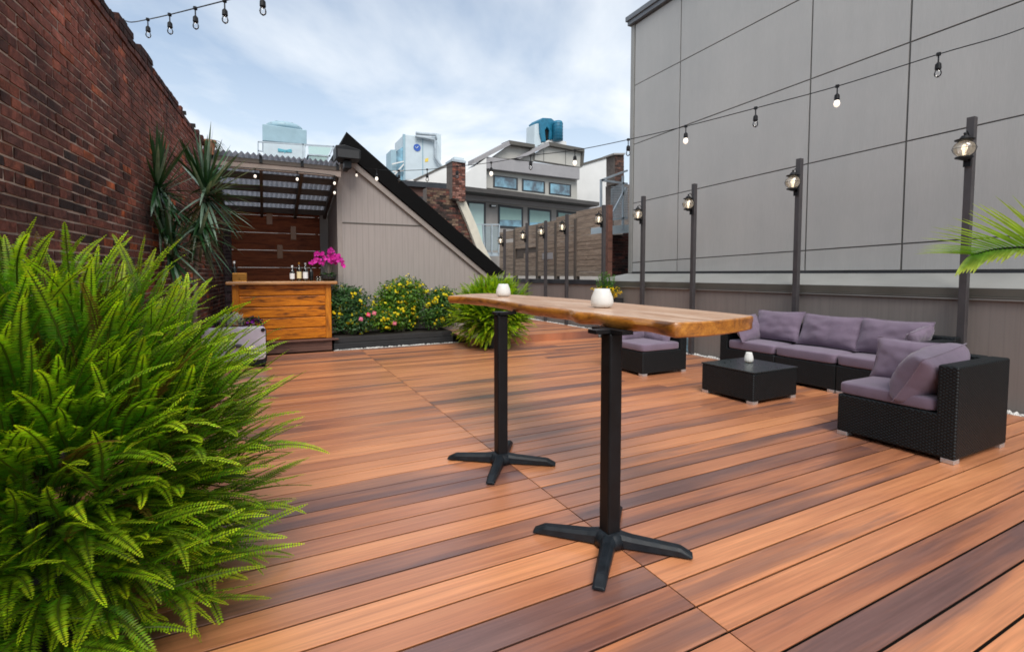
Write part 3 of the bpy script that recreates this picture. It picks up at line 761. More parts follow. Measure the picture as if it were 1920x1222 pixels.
# ------------------------------------------------------------------ pale stone planter with white foliage and purple flowers
pl = thing('low_seat', 'low seat with a pale lavender grey cushion behind the big fern', 'seat', (-.36, 7.5, 0))
def block(name, x0, x1, y0, y1, z0, z1, m, e=.14):
    b = MB(); b.squad(((x0+x1)/2,(y0+y1)/2,(z0+z1)/2), x1-x0, y1-y0, z1-z0, e, 56, 22); return obj(name, b, m, pl, smooth=True)
PALE = fabric('pale_lavender_fabric', (.62, .57, .66))
block('back_cushion', -.72, .02, 7.36, 7.54, .10, .545, PALE); obj('frame', MB().box(-.74, .03, 7.545, 7.62, .05, .50), M['wicker'], pl, bevel=.014, segs=3)
obj('base', MB().box(-.74, .02, 7.38, 7.54, .03, .098), M['wicker'], pl, bevel=.008)
for x in (-.70, -.01):
    for z in (.505, .055):
        b = MB(); b.lathe([(.024,0),(.026,.02),(.014,.032)], (0,0,0), 12); b.v = [(x+v[0], 7.365-v[2], z+v[1]) for v in b.v]; obj('button', b, M['black'], pl)
b = MB(); b.tube([(-.44+.26*(i/10), 7.345, .20+.11*math.sin(math.pi*i/10)) for i in range(11)], .024, 8); obj('handle_loop', b, M['post'], pl, smooth=True)
for x in (-.72, -.03): obj('foot', MB().box(x-.015, x+.04, 7.39, 7.45, 0, .0295), M['black'], pl)
fp = thing('flower_trough', 'dark flower trough behind the low pale seat', 'planter', (-.36, 7.85, 0))
obj('box', MB().box(-.70, 0.0, 7.66, 8.06, 0, .50), M['darkpot'], fp, bevel=.01); obj('soil', MB().box(-.68, -.02, 7.68, 8.04, .49, .512), M['soil'], fp)
def bedding(name, label, cx, cy, z, n, col1, col2, sp_, ls, cat, flo=None):
    mb = MB(); fl = MB(); t = thing(name, label, cat, (cx, cy, z))
    for _ in range(n):
        a = V((random.gauss(0,1), random.gauss(0,1), abs(random.gauss(0,1)))).normalized(); r = random.uniform(.5,1)
        p = V((cx+a.x*sp_*r, cy+a.y*sp_*.8*r, z+a.z*sp_*.9*r)); leaf(mb, p, a+V((random.gauss(0,.6), random.gauss(0,.6), .2)), V((0,0,1)), ls*random.uniform(.6,1.3), ls*.4, lerp3(col1, col2, random.random()))
        if flo and random.random() < .22: leaf(fl, p+a*.03, V((random.gauss(0,1), -1, random.gauss(0,1))), a, .05, .045, lerp3(flo, tuple(c*1.6 for c in flo), random.random()))
    obj('foliage', mb, M['leaf'], t)
    if flo: obj('flowers', fl, M['petal'], t)
bedding('white_foliage', 'silvery white leaved plant in the trough behind the low seat', -.40, 7.82, .51, 420, (.40,.48,.44), (.70,.74,.70), .22, .06, 'plant')
bedding('purple_flowers', 'purple flowers at the right end of the trough behind the low seat', -.13, 7.80, .51, 260, (.02,.06,.02), (.07,.14,.04), .15, .05, 'flowers', (.16,.012,.20))
bedding('violet_flowers', 'purple flowers at the left end of the trough behind the low seat', -.57, 7.74, .51, 200, (.02,.06,.02), (.07,.14,.04), .12, .05, 'flowers', (.22,.012,.22))

# ------------------------------------------------------------------ spiky dracaena by the brick wall
random.seed(31)
YD = 6.0
yu = thing('dracaena_tree', 'tall spiky dark green dracaena with several heads by the brick wall', 'tree', (-.70, YD, 0))
st = MB(); A = onY(295, 352, YD); B = onY(386, 352, YD+.2); Cc = onY(318, 470, YD-.15); Dd = onY(372, 430, YD+.05)
st.tube([(-.78,YD,.3), onY(330, 500, YD), onY(318, 420, YD), A], [.035,.03,.026,.02], 8)
st.tube([(-.66,YD+.05,.3), onY(366, 520, YD+.1), onY(372, 440, YD+.1), B], [.026,.022,.02,.018], 8)
st.tube([(-.74,YD-.1,.3), Cc], [.024,.018], 8)
obj('trunk', st, M['bark'], yu, smooth=True)
def head(mb, c, n, L, lo, hi, dr):
    for i in range(n):
        a = random.uniform(0, 6.283); u = random.random(); el = lo+(hi-lo)*u
        d = V((math.cos(a)*math.cos(el), math.sin(a)*math.cos(el), math.sin(el)))
        l = random.uniform(*L)
        g = random.uniform(.7, 1.3); pale = random.random() < .34
        c1 = (.012*g, .050*g, .014*g); c2 = ((.24,.33,.26) if pale else (.024*g,.085*g,.024*g))
        if pale: c1 = (.10,.18,.11)
        p = c+V((0,0,random.uniform(-.12,.04)))
        if (p+d*l-W0).dot(WN) < .03: d = d - WN*d.dot(WN)*1.3
        blade(mb, p, d, l, random.uniform(.028,.043), dr*(1.25-u), c1, c2)
mb = MB()
head(mb, A, 56, (.46,.66), -.75, 1.5, .18); head(mb, B, 74, (.48,.68), -.9, 1.5, .2); head(mb, Cc, 46, (.42,.60), -.7, 1.4, .22); head(mb, Dd, 40, (.40,.56), -1.2, .6, .5)
for f in (.3, .65):
    head(mb, B.lerp(Dd, f), 20, (.40,.58), -1.2, .1, .4); head(mb, A.lerp(Cc, f), 10, (.36,.5), -1.2, .2, .4)
obj('leaves', mb, M['yucca'], yu)
pm = MB(); pm.lathe([(.17,0),(.22,.36),(.235,.38),(.235,.42),(.2,.42),(.19,.38)], (-.74,YD,0), 24); obj('pot', pm, M['darkpot'], yu)

# orchid on the bar
random.seed(41)
oc = onY(616, 520, YB+.05)
orc = thing('orchid', 'magenta orchid in a dark bowl at the right end of the bar', 'orchid', (oc.x, YB+.05, 1.1355))
ob = V((oc.x, YB+.05, 1.1355)); mb = MB(); mb.lathe([(.08,0),(.125,.04),(.135,.11),(.12,.11),(.11,.08)], ob, 22); obj('bowl', mb, M['darkpot'], orc, smooth=False)
mb = MB()
for i in range(16):
    a = random.uniform(0,6.28); blade(mb, ob+V((0,0,.10)), V((math.cos(a), math.sin(a), random.uniform(.5,1.2))), random.uniform(.12,.2), .05, 1.1, (.02,.075,.015), (.04,.13,.03))
obj('leaves', mb, M['leaf'], orc)
st = MB(); fl = MB()
stems = [((-.02,0), (-.12,-.02,.46), (-.27,-.04,.30)), ((.0,0), (-.05,0,.52), (-.19,0,.44)), ((.02,0), (.09,-.02,.50), (.24,-.04,.26)), ((.01,.01), (.05,.02,.53), (.20,.02,.40)), ((0,-.01), (.02,-.03,.50), (.12,-.08,.36)), ((0,0),(0,.03,.54),(.06,0,.52))]
for b0, mid, tip in stems:
    p0 = ob+V((b0[0], b0[1], .1)); p1 = ob+V(mid); p2 = ob+V(tip); pts = []
    for i in range(11):
        t_ = i/10; pts.append(p0*(1-t_)**2+p1*1.0*2*t_*(1-t_)+p2*t_**2)
    st.tube(pts, .003, 5)
    for i in range(4, 11):
        for _ in range(4):
            p = pts[i]+V((random.uniform(-.03,.03), random.uniform(-.04,.01), random.uniform(-.03,.03))); n_ = V((random.uniform(-.6,.6), -1, random.uniform(-.3,.4))).normalized()
            x = n_.cross(V((0,0,1))).normalized(); y = n_.cross(x); r = random.uniform(.024,.036); c = lerp3((.48,.008,.26),(.72,.05,.46), random.random())
            for k in range(5):
                g_ = k*1.2566+.3; d = x*math.cos(g_)+y*math.sin(g_)+n_*.15; leaf(fl, p, d, n_, r, r*.85, c)
obj('flower_stems', st, M['leaf'] if False else M['bark'], orc); obj('flowers', fl, M['petal'], orc)

# palm at the far right
random.seed(51)
pc = V((4.55, .62, 0)); pa = thing('palm', 'bright green palm frond reaching in from the right edge', 'palm', pc)
mb = MB(); st = MB(); DP = 2.75
def pfrond(path, L0, L1, n, wl, seed):
    random.seed(seed); m = len(path)
    st.tube(path, [.011-.008*i/m for i in range(m)], 6)
    for i in range(n):
        s_ = i/(n-1); k = s_*(m-1); a = int(min(k, m-2)); p = path[a].lerp(path[a+1], k-a); d = (path[a+1]-path[a]).normalized()
        side = d.cross(V((0,0,1))).normalized(); up = side.cross(d)
        for sg in (1,-1):
            L = (L0+(L1-L0)*s_)*random.uniform(.9,1.08)
            dd = d*(.7+.6*s_)+side*sg*.30+up*(.72-.35*s_ if sg > 0 else -.08); c = lerp3((.05,.17,.015),(.12,.27,.02), random.random()); tip = (.36,.46,.08)
            blade(mb, p, dd, L*(1 if sg > 0 else .85), wl, .20, c, tip, 5)
def wp(x, y, d): return at(x, y, d)
main = [pc+V((0,0,.45)), wp(2060, 545, DP+.25), wp(1995, 480, DP+.05), wp(1925, 463, DP-.1), wp(1865, 467, DP-.2), wp(1822, 478, DP-.28)]
pts = []
for i in range(len(main)-1):
    for k in range(4): pts.append(main[i].lerp(main[i+1], k/4))
pts.append(main[-1])
pts2 = [ (pts[max(i-1,0)]+pts[i]+pts[min(i+1,len(pts)-1)])/3 for i in range(len(pts))]
pfrond(pts2[5:], .50, .38, 26, .026, 4)
st.tube(pts2[:8], .012, 6)
for a, el in ((-.7,1.0),(.0,.9),(-1.5,1.1)):
    d = V((math.cos(a), math.sin(a), math.tan(el))).normalized(); q = pc+V((0,0,.45)); path = []
    for i in range(14): path.append(q.copy()); q = q+d*.09; d = (d+V((0,0,-.07))).normalized()
    pfrond(path, .3, .3, 16, .02, 7)
obj('stems', st, M['palm'], pa, smooth=True); obj('leaves', mb, M['palm'], pa)
pm = MB(); pm.lathe([(.16,0),(.21,.40),(.225,.42),(.225,.47),(.19,.47),(.18,.43)], pc, 24); obj('pot', pm, M['darkpot'], pa)

# ------------------------------------------------------------------ high live edge table
random.seed(61)
tb = thing('bar_table', 'high live edge wooden table on two black pedestals', 'table', (1.7, 2.6, 0))
# outline: near edge, right side, far edge, then the wavy left side
left = [(1.425,1.42),(1.43,1.62),(1.415,1.80),(1.43,1.95),(1.40,2.05),(1.455,2.20),(1.45,2.37),(1.44,2.60),(1.475,2.9),(1.50,3.2),(1.53,3.5),(1.515,3.8),(1.43,4.03)]
right = [(1.99,1.49),(2.03,1.75),(2.06,2.1),(2.10,2.6),(2.12,3.1),(2.10,3.6),(2.06,4.0),(2.0,4.38)]
def smooth_line(p, n=5):
    q = []
    for i in range(len(p)-1):
        p0 = V((*p[max(i-1,0)],0)); p1 = V((*p[i],0)); p2 = V((*p[i+1],0)); p3 = V((*p[min(i+2,len(p)-1)],0))
        for k in range(n):
            t = k/n; q.append(.5*((2*p1)+(-p0+p2)*t+(2*p0-5*p1+4*p2-p3)*t*t+(-p0+3*p1-3*p2+p3)*t**3))
    q.append(V((*p[-1],0))); return q
lft = smooth_line(left)[::-1]; near = smooth_line([(1.44,1.405),(1.58,1.385),(1.74,1.405),(1.88,1.44),(1.975,1.475)], 4); rgt = smooth_line(right); far = smooth_line([(1.98,4.42),(1.8,4.36),(1.6,4.22),(1.47,4.09)], 4)
ring = lft+near+rgt+far; n = len(ring); ZT, TH = 1.062, .062
cen = V((1.75, 2.9, 0)); nl = len(lft)
top = MB(); side = MB()
def inset(p, i, d):
    a = ring[(i-1) % n]; b = ring[(i+1) % n]; t = (b-a).normalized(); nn = V((-t.y, t.x, 0))
    return p+nn*d
ring_top = [inset(p, i, .006) for i, p in enumerate(ring)]
top.add([(p.x, p.y, ZT) for p in ring_top], [tuple(range(n))])
levels = [(0.006, ZT), (.0, ZT-.004)]
vs = []
prof = [(.006, ZT), (0., ZT-.005), (None, ZT-.026), (None, ZT-TH+.006), (None, ZT-TH)]
for li, (ins, z) in enumerate(prof):
    for i, p in enumerate(ring):
        live = i < nl or (nl+len(near) <= i < nl+len(near)+len(rgt))
        if ins is None:
            w = .014+.012*noise.noise(V((p.x*4, p.y*5, 2))) if live else .002
            d = {2: -.6*w+.004, 3: .6*w+.002, 4: 1.3*w+.008}[li]
            zz = z+ (.007*noise.noise(V((p.x*7, p.y*6, z*20))) if live and li > 2 else 0)
        else: d = ins; zz = z
        q = inset(p, i, d); vs.append((q.x, q.y, zz))
fs = []
for l in range(len(prof)-1):
    for i in range(n): fs.append((l*n+i, (l+1)*n+i, (l+1)*n+(i+1) % n, l*n+(i+1) % n))
fs.append(tuple(reversed(range((len(prof)-1)*n, len(prof)*n))))
side.add(vs, fs)
tt = obj('table_top', top, M['slab'], tb); o = obj('live_edge', side, M['slabedge'], tt, smooth=True)
mod = o.modifiers.new('es', 'EDGE_SPLIT'); mod.split_angle = R_(50)
def pedestal(x, y, rot, bl):
    cl = MB(); cl.box(x-.036, x+.036, y-.036, y+.036, .05, ZT-TH-.014)
    col = obj('pedestal', cl, M['black'], tb, bevel=.01, segs=3)
    b = MB(); b.lathe([(.075,.012),(.072,.04),(.06,.062),(.042,.072)], (x,y,0), 20); obj('hub', b, M['foot'], col, smooth=True)
    for a in [R_(rot+90*k) for k in range(4)]:
        d = V((math.cos(a), math.sin(a), 0)); s_ = V((-d.y, d.x, 0)); b = MB(); vs = []
        L_ = .362
        for t_, w, zt_ in ((.03,.036,.070),(.10,.031,.060),(.3,.027,.048),(.31,.027,.046),(L_,.026,.020)):
            c0 = V((x,y,0))+d*t_
            zb = .008
            vs += [c0-s_*w+V((0,0,zb)), c0-s_*w+V((0,0,zt_*.72)), c0-s_*w*.6+V((0,0,zt_)), c0+s_*w*.6+V((0,0,zt_)), c0+s_*w+V((0,0,zt_*.72)), c0+s_*w+V((0,0,zb))]
        fs = []
        for i in range(4):
            for k in range(6): fs.append((i*6+k, i*6+(k+1) % 6, (i+1)*6+(k+1) % 6, (i+1)*6+k))
        fs += [(5,4,3,2,1,0), tuple(range(24,30))]
        b.add(vs, fs); obj('foot', b, M['foot'], col, bevel=.006)
        g_ = MB(); p = V((x,y,0))+d*(L_-.03); g_.lathe([(.016,.0),(.016,.012)], p, 10); obj('glide', g_, M['black'], col)
    b = MB(); b.box(x-bl, x+bl*2, y-.03, y+.03, ZT-TH-.013, ZT-TH+.004); b.box(x-.03, x+.03, y-bl, y+bl, ZT-TH-.0129, ZT-TH+.0041)
    obj('top_bracket', b, M['black'], col)
pedestal(1.405, 1.765, 45, .11); pedestal(1.385, 2.885, 54, .05)

def votive(label, p, s_=1.0):
    t = thing('candle_votive', label, 'candle holder', p, 'white votive candle holders')
    mb = MB(); mb.lathe([(.040*s_,.004),(.052*s_,.012),(.056*s_,.03),(.052*s_,.06),(.040*s_,.094),(.036*s_,.106),(.033*s_,.104),(.037*s_,.090),(.049*s_,.055),(.05*s_,.02),(.03*s_,.012)], (0,0,0), 28)
    obj('glass', mb, M['votive'], t, smooth=True, local=True)
    mb = MB(); mb.lathe([(.034*s_,.0125),(.034*s_,.035),(.004*s_,.036)], (0,0,0), 16); obj('candle', mb, M['wax'], t, local=True)
    mb = MB(); mb.lathe([(.036*s_,0),(.040*s_,.0038)], (0,0,0), 24); obj('base', mb, M['bartop'], t, local=True)
votive('white frosted votive nearer the right end of the high table', (1.70, 2.225, ZT+.0005), 1.15)
votive('smaller looking white votive near the far end of the high table', (1.80, 3.70, ZT+.0005), 1.1)
votive('white votive on the black wicker coffee table', (4.58, 3.46, .3185), .8)

# ------------------------------------------------------------------ lounge furniture
def wbox(name, t, x0, x1, y0, y1, z0, z1): return obj(name, MB().box(x0,x1,y0,y1,z0,z1), M['wicker'], t, bevel=.014, segs=3)
def feet(t, x0, x1, y0, y1):
    for x in (x0, x1-.075):
        for y in (y0, y1-.075):
            obj('foot', MB().box(x, x+.075, y, y+.075, 0, .032), M['silver'], t, bevel=.004)
def cushion(t, x0, x1, y0, y1, z0, z1):
    mb = MB(); mb.squad(((x0+x1)/2,(y0+y1)/2,(z0+z1)/2), x1-x0, y1-y0, z1-z0, .16, 56, 20)
    out = []
    for v in mb.v:
        p = V(v); u = (p.x-(x0+x1)/2)/((x1-x0)/2); w = (p.y-(y0+y1)/2)/((y1-y0)/2)
        if p.z > (z0+z1)/2: p.z += .014*max(0,(1-u*u))*max(0,(1-w*w)) + .003*noise.noise(p*9)
        out.append(tuple(p))
    mb.v = out; return obj('seat_cushion', mb, M['cushion'], t, smooth=True)
def pillow(label, c, right, up, w, h, th, seed, group='lavender grey throw pillows', fat=.55):
    right = V(right).normalized(); up = (V(up)-right*V(up).dot(right)).normalized(); fr = right.cross(up); N = 22; c = V(c); mb = MB()
    def prof(u, v): return (max(0,1-abs(u)**2.6)*max(0,1-abs(v)**2.6))**fat
    for sg in (1, -1):
        vs = []
        for j in range(N+1):
            for i in range(N+1):
                u = -1+2*i/N; v = -1+2*j/N
                x = u*w/2*(1-.075*(1-v*v)); y = v*h/2*(1-.085*(1-u*u)); z = sg*th/2*prof(u, v)
                k = prof(u, v); nz = noise.noise(V((u*2.1, v*2.4, seed*3.7+sg)))*.018*k+(noise.noise(V((u*7, v*3, seed*1.3)))*.010+noise.noise(V((u*3+v*9, v*4-u*8, seed*2.9)))*.006)*(1-abs(k-.5))
                y -= .018*(1-v)*(1-abs(u))*.3
                vs.append(c+right*x+up*y+fr*(z+sg*nz))
        fs = [(j*(N+1)+i, j*(N+1)+i+1, (j+1)*(N+1)+i+1, (j+1)*(N+1)+i) for j in range(N) for i in range(N)]
        if sg < 0: fs = [tuple(reversed(f)) for f in fs]
        mb.add(vs, fs)
    # piping round the seam
    o = tag(obj('pillow', mb, M['cushion'], None, smooth=True), label, 'pillow', group)
    pp = MB(); pts = []
    for (u0,v0,u1,v1) in ((-1,-1,1,-1),(1,-1,1,1),(1,1,-1,1),(-1,1,-1,-1)):
        for i in range(12):
            u = u0+(u1-u0)*i/12; v = v0+(v1-v0)*i/12
            pts.append(c+right*(u*w/2*(1-.075*(1-v*v)))+up*(v*h/2*(1-.085*(1-u*u))-.018*(1-v)*(1-abs(u))*.3))
    pts.append(pts[0]); pp.tube(pts, .0045, 5); obj('piping', pp, M['cushion'], o, smooth=True)
    return o
BZ, CZ, AZ = .30, .40, .65
# right armchair
ch = thing('wicker_armchair', 'black wicker corner armchair nearest the camera on the right', 'armchair', (4.39,1.86,0), 'black wicker corner armchairs')
wbox('seat_base', ch, 4.0, 4.77, 1.49, 2.23, .03, BZ+.02); wbox('back', ch, 3.998, 4.772, 1.488, 1.60, .0305, AZ); wbox('arm', ch, 4.66, 4.7715, 1.602, 2.232, BZ, AZ)
cushion(ch, 4.005, 4.655, 1.605, 2.235, BZ+.021, CZ+.015); feet(ch, 4.003, 4.767, 1.493, 2.227)
pillow('pillow facing the coffee table in the near right armchair', (4.53, 1.99, .56), (0,-1,0), (.32,0,1), .52, .36, .15, 1)
pillow('pillow slumped against the near back of the right armchair', (4.28, 1.76, .545), (1,.02,.10), (0,-.55,1), .66, .38, .30, 2, fat=.42)
# left armchair
ch = thing('wicker_armchair', 'black wicker corner armchair behind the high table pedestal', 'armchair', (4.46,4.92,0), 'black wicker corner armchairs')
wbox('seat_base', ch, 4.1, 4.83, 4.55, 5.28, .03, BZ); wbox('back', ch, 4.098, 4.832, 5.17, 5.282, .0305, AZ-.02); wbox('arm', ch, 4.72, 4.8315, 4.548, 5.168, BZ-.02, AZ-.02)
cushion(ch, 4.095, 4.715, 4.545, 5.165, BZ+.001, CZ-.005); feet(ch, 4.103, 4.827, 4.553, 5.277)
pillow('pillow leaning on the right arm of the armchair behind the table', (4.60, 4.86, .53), (.05,-1,-.08), (.40,0,1), .56, .36, .15, 3)
pillow('pillow at the back of the armchair behind the table', (4.38, 5.06, .55), (1,0,0), (0,.35,1), .50, .36, .14, 4)
# sofa: three modules along the parapet
sx0, sx1 = 5.33, 5.93
so = thing('wicker_sofa', 'long black wicker sofa with lavender cushions along the parapet', 'sofa', (5.65,3.36,0))
for (y0, y1) in ((3.695, 4.46), (3.005, 3.69), (2.20, 3.0)):
    wbox('seat_base', so, sx0, sx1, y0, y1, .03, BZ); wbox('back', so, sx1-.11, sx1+.002, y0+.001, y1-.001, BZ-.01, AZ)
    ya, yb = y0, y1
    if y1 > 4.4: yb = y1-.115
    if y0 < 2.3: ya = y0+.115
    cushion(so, sx0-.005, sx1-.115, ya+.004, yb-.004, BZ+.001, CZ+.012); feet(so, sx0+.004, sx1-.004, y0+.004, y1-.004)
wbox('arm', so, sx0-.002, sx1-.112, 4.35, 4.462, .031, AZ-.02); wbox('arm', so, sx0-.002, sx1-.112, 2.198, 2.31, .031, AZ-.02)
pillow('pillow slumped against the left arm of the sofa', (5.55, 4.20, .565), (1,.1,0), (.05,.5,1), .54, .36, .16, 5)
pillow('back pillow at the left end of the sofa', (5.72, 3.93, .615), (0,-1,.02), (.38,0,1), .62, .38, .16, 6)
pillow('back pillow in the middle of the sofa', (5.72, 3.30, .605), (0,-1,-.01), (.38,0,1), .68, .38, .16, 7)
pillow('back pillow right of the middle of the sofa', (5.72, 2.68, .605), (0,-1,.0), (.36,0,1), .66, .38, .16, 8)
pillow('pillow leaning on the right arm of the sofa', (5.66, 2.44, .60), (1,-.1,.22), (0,-.4,1), .40, .30, .13, 9)
# coffee table
ct = thing('coffee_table', 'square black wicker coffee table in front of the sofa', 'coffee table', (4.46,3.38,0))
wbox('body', ct, 4.14, 4.80, 3.07, 3.69, .03, .305); obj('table_top', MB().box(4.135,4.805,3.065,3.695,.3055,.318), plain('black_glass_top', (.016,.024,.027), .32, .2, 30, .1, 90), ct, bevel=.004); feet(ct, 4.145, 4.795, 3.075, 3.685)
hp = MB(); hp.tube([(6.06,5.70,.0),(6.06,5.70,.42)], .012, 8); hp.tube([(6.06,5.70,.10),(6.0,5.66,.06),(6.02,5.62,0.0)], .012, 8); tag(obj('pipe', hp, M['tubeblue'], None, smooth=True), 'thin pale blue pipe standing at the parapet left of the sofa', 'pipe')

# ------------------------------------------------------------------ festoon lights
def bulb_unit(cab, p, L=.19, lit=False, s_=1.):
    k = MB(); k.tube([p, p+V((0,0,-.07*s_))], .006*s_, 6); k.lathe([(.010*s_,-.07*s_),(.022*s_,-.085*s_),(.024*s_,-.125*s_),(.018*s_,-.135*s_)][::-1], p, 12)
    k.lathe([(.018*s_,-.012*s_),(.018*s_,.012*s_)], p, 8)
    so_ = obj('bulb_socket', k, M['black'], cab)
    g_ = MB(); g_.lathe([(.006*s_,-.198*s_),(.022*s_,-.185*s_),(.028*s_,-.165*s_),(.022*s_,-.142*s_),(.017*s_,-.132*s_)], p, 14)
    obj('bulb', g_, M['lit'] if lit else M['bulbglass'], so_, smooth=True)
def catmull(pts, n=8):
    q = []
    for i in range(len(pts)-1):
        p0 = pts[max(i-1,0)]; p1 = pts[i]; p2 = pts[i+1]; p3 = pts[min(i+2,len(pts)-1)]
        for k in range(n):
            t = k/n; q.append(.5*((2*p1)+(-p0+p2)*t+(2*p0-5*p1+4*p2-p3)*t*t+(-p0+3*p1-3*p2+p3)*t**3))
    q.append(pts[-1]); return q
fs_ = thing('festoon_lights', 'long festoon string of bulbs from grey building to the bulkhead', 'string lights', (4, 6, 2.8))
anch = [((1760,102),4.25),((1570,162),4.70),((1417,203),5.12),((1286,237),5.55),((1178,262),5.97),((1078,282),6.40),((995,292),6.83),((921,305),7.25),((857,312),7.65),((801,318),8.05),((748,320),8.40),((706,318),8.68),((668,312),8.90)]
P_ = [at(x, y, d) for (x, y), d in anch]
start = onX(2090, -28, 6.49); pts = [start, at(1920, 53, 3.98)]+P_+[V((1.45, 9.18, 3.28))]
lits = {1, 3, 5, 7, 11, 12}
cab = fs_; mb = MB(); mb.tube(catmull(pts, 6), .0048, 5); obj('cable', mb, M['black'], fs_)
for i, p in enumerate(P_): bulb_unit(fs_, p, lit=(i in lits))
fa = thing('festoon_lights', 'short festoon string of bulbs leaving the top of the brick wall', 'string lights', (-.5, 4, 3.3))
a0 = wpt(-3.4, .0, 3.33)
anch = [((277,37),4.28),((318,28),4.0),((366,16),3.74),((421,2),3.48),((492,-17),3.2)]
P_ = [at(x, y, d) for (x, y), d in anch]
pts = [a0, at(245, 42, 4.5)]+P_+[at(600, -60, 2.85), V((2.5, 2.6, 3.9)), V((6.49, 1.2, 5.0))]
mb = MB(); mb.tube(catmull(pts, 6), .0048, 5); obj('cable', mb, M['black'], fa)
for i, p in enumerate(P_): bulb_unit(fa, p, s_=.8)
fc = thing('festoon_lights', 'festoon string of lit bulbs hanging under the pergola roof', 'string lights', (.4, 8.75, 2.9))
P_ = [onY(400,310,8.76), onY(478,316,8.76), onY(557,322,8.76), onY(627,330,8.76)]; 
mb = MB(); mb.tube(catmull(P_+[onY(633,340,8.9)], 5), .007, 5); obj('cable', mb, M['black'], fc)
for p in P_[1:]: bulb_unit(fc, p, lit=True, s_=.75)
bulb_unit(fc, onY(627,348,8.9), lit=True, s_=.75)

# ------------------------------------------------------------------ background roofs and buildings
HN = V((.113, -.994, 0)).normalized(); HP = V((5, 17, 0))
def PP(name, px, P0, N, th, m, parent, off=0., bevel=0, local=False):
    N = V(N).normalized(); p0 = V(P0)+N*off; mb = MB(); mb.prism([on_plane(x, y, p0, N) for x, y in px], -N*th); return obj(name, mb, m, parent, bevel=bevel)
ho = thing('roof_house', 'grey rooftop house with clerestory windows and green blinds', 'house', (5, 17.5, 0))
def H(name, px, m, th=.3, off=0., parent=None, bevel=0): return PP(name, px, HP, HN, th, m, parent or ho, off, bevel)
# lower storey
H('lower_wall', [(868,365),(1140,392),(1140,560),(868,560)], M['greywall'], 4.0)
H('lower_eave', [(870,349),(1124,379),(1124,386),(870,358)], M['eave'], 1.2, .75, bevel=.01)
H('soffit_band', [(872,358.5),(1128,388),(1128,398),(872,374)], M['greyband'], .3, .10)
def window(px, blind=None, off=.02):
    f_ = H('window', px, M['frame'], .05, off); 
    x0 = min(p[0] for p in px); x1 = max(p[0] for p in px); cxm = sum(p[0] for p in px)/4; cym = sum(p[1] for p in px)/4
    ins = [(cxm+(x-cxm)*.86, cym+(y-cym)*.80) for x, y in px]
    H('pane', ins, M['pane'], .02, off+.012, f_)
    if blind: H('blind', [(cxm+(x-cxm)*.84, cym+(y-cym)*(.78 if y < cym else blind)) for x, y in px], M['blind'], .01, off+.019, f_)
window([(934,383),(981,389),(981,430),(934,427)], .25); window([(990,389),(1034,394),(1034,432),(990,430)], .3); window([(1044,394),(1086,399),(1086,440),(1044,436)], .4)
d_ = H('door', [(876,377),(911,380),(911,475),(876,475)], M['frame'], .05, .02); H('pane', [(880,381),(907,383),(907,470),(880,470)], plain('pale_glass', (.42,.58,.56), .15, .08, 2), .02, .032, d_)
w_ = H('wall_lamp', [(921,383),(931,384),(931,389),(921,388)], M['frame'], .12, .13); H('lamp_glass', [(922,384.5),(930,385),(930,387.5),(922,387)], M['label_w'], .01, .141, w_)
# balcony
b_ = H('balcony', [(908,472),(936,474),(936,480),(912,480)], M['steel'], .9, .9)
for a in ((890,421,936,421),(936,421,935,474),(922,421,922,474),(905,421,908,470)):
    mb = MB(); mb.bar(on_plane(a[0],a[1],HP+HN*.95,HN), on_plane(a[2],a[3],HP+HN*.95,HN), .04); obj('railing', mb, M['steel'], b_)
H('glass_panel', [(906,424),(935,424),(934,470),(908,470)], glass('balcony_glass', (.82,.9,.93), .03, .06), .02, .94, b_)
# clerestory storey
H('upper_wall', [(911,312),(1082,337),(1082,374),(911,352)], M['cream'], 3.0, -.6)
H('grey_band', [(911,293.5),(1087,315),(1087,337),(911,316)], M['greyband'], .5, -.35, bevel=.02)
for px in ([(925,328),(971,334),(971,357),(925,351)], [(979,335),(1022,340.5),(1022,363),(979,358)], [(1029.5,341.5),(1071,346.5),(1071,369),(1029.5,364)]): window(px, None, -.58)
H('gable_panel', [(925,294.5),(957,272),(1003,279),(1003,303)], M['cream'], .25, -.55)
H('rake_board', [(889,298.5),(956,263.5),(958,271.5),(889,307)], M['greyband'], .5, -.30)
H('roof_edge', [(955,263),(1003,271),(1003,277.5),(957,270.5)], M['cap'], .6, -.28)
H('penthouse_wall', [(1003,300),(1003,289),(1030,273),(1092,286),(1092,314)], M['cream'], .3, -.45)
for x, ya, yb in ((1019,282,303),(1060,282,309)): H('panel_seam', [(x,ya),(x+1,ya),(x+1,yb),(x,yb)], M['seam'], .01, -.443)
H('rake_board', [(966,296.5),(1029,266.5),(1031,273),(975,298)], M['greyband'], .4, -.28)
H('roof_edge', [(1029,266),(1096,278.5),(1096,285),(1031,273)], M['cap'], .8, -.27)
H('corner_post', [(1091,285),(1096,285),(1094,310),(1089,311)], M['cap'], .3, -.4)
H('white_side_wall', [(872,351),(872,326),(907,300),(912,296),(912,356)], M['white'], 1.2, -.30)
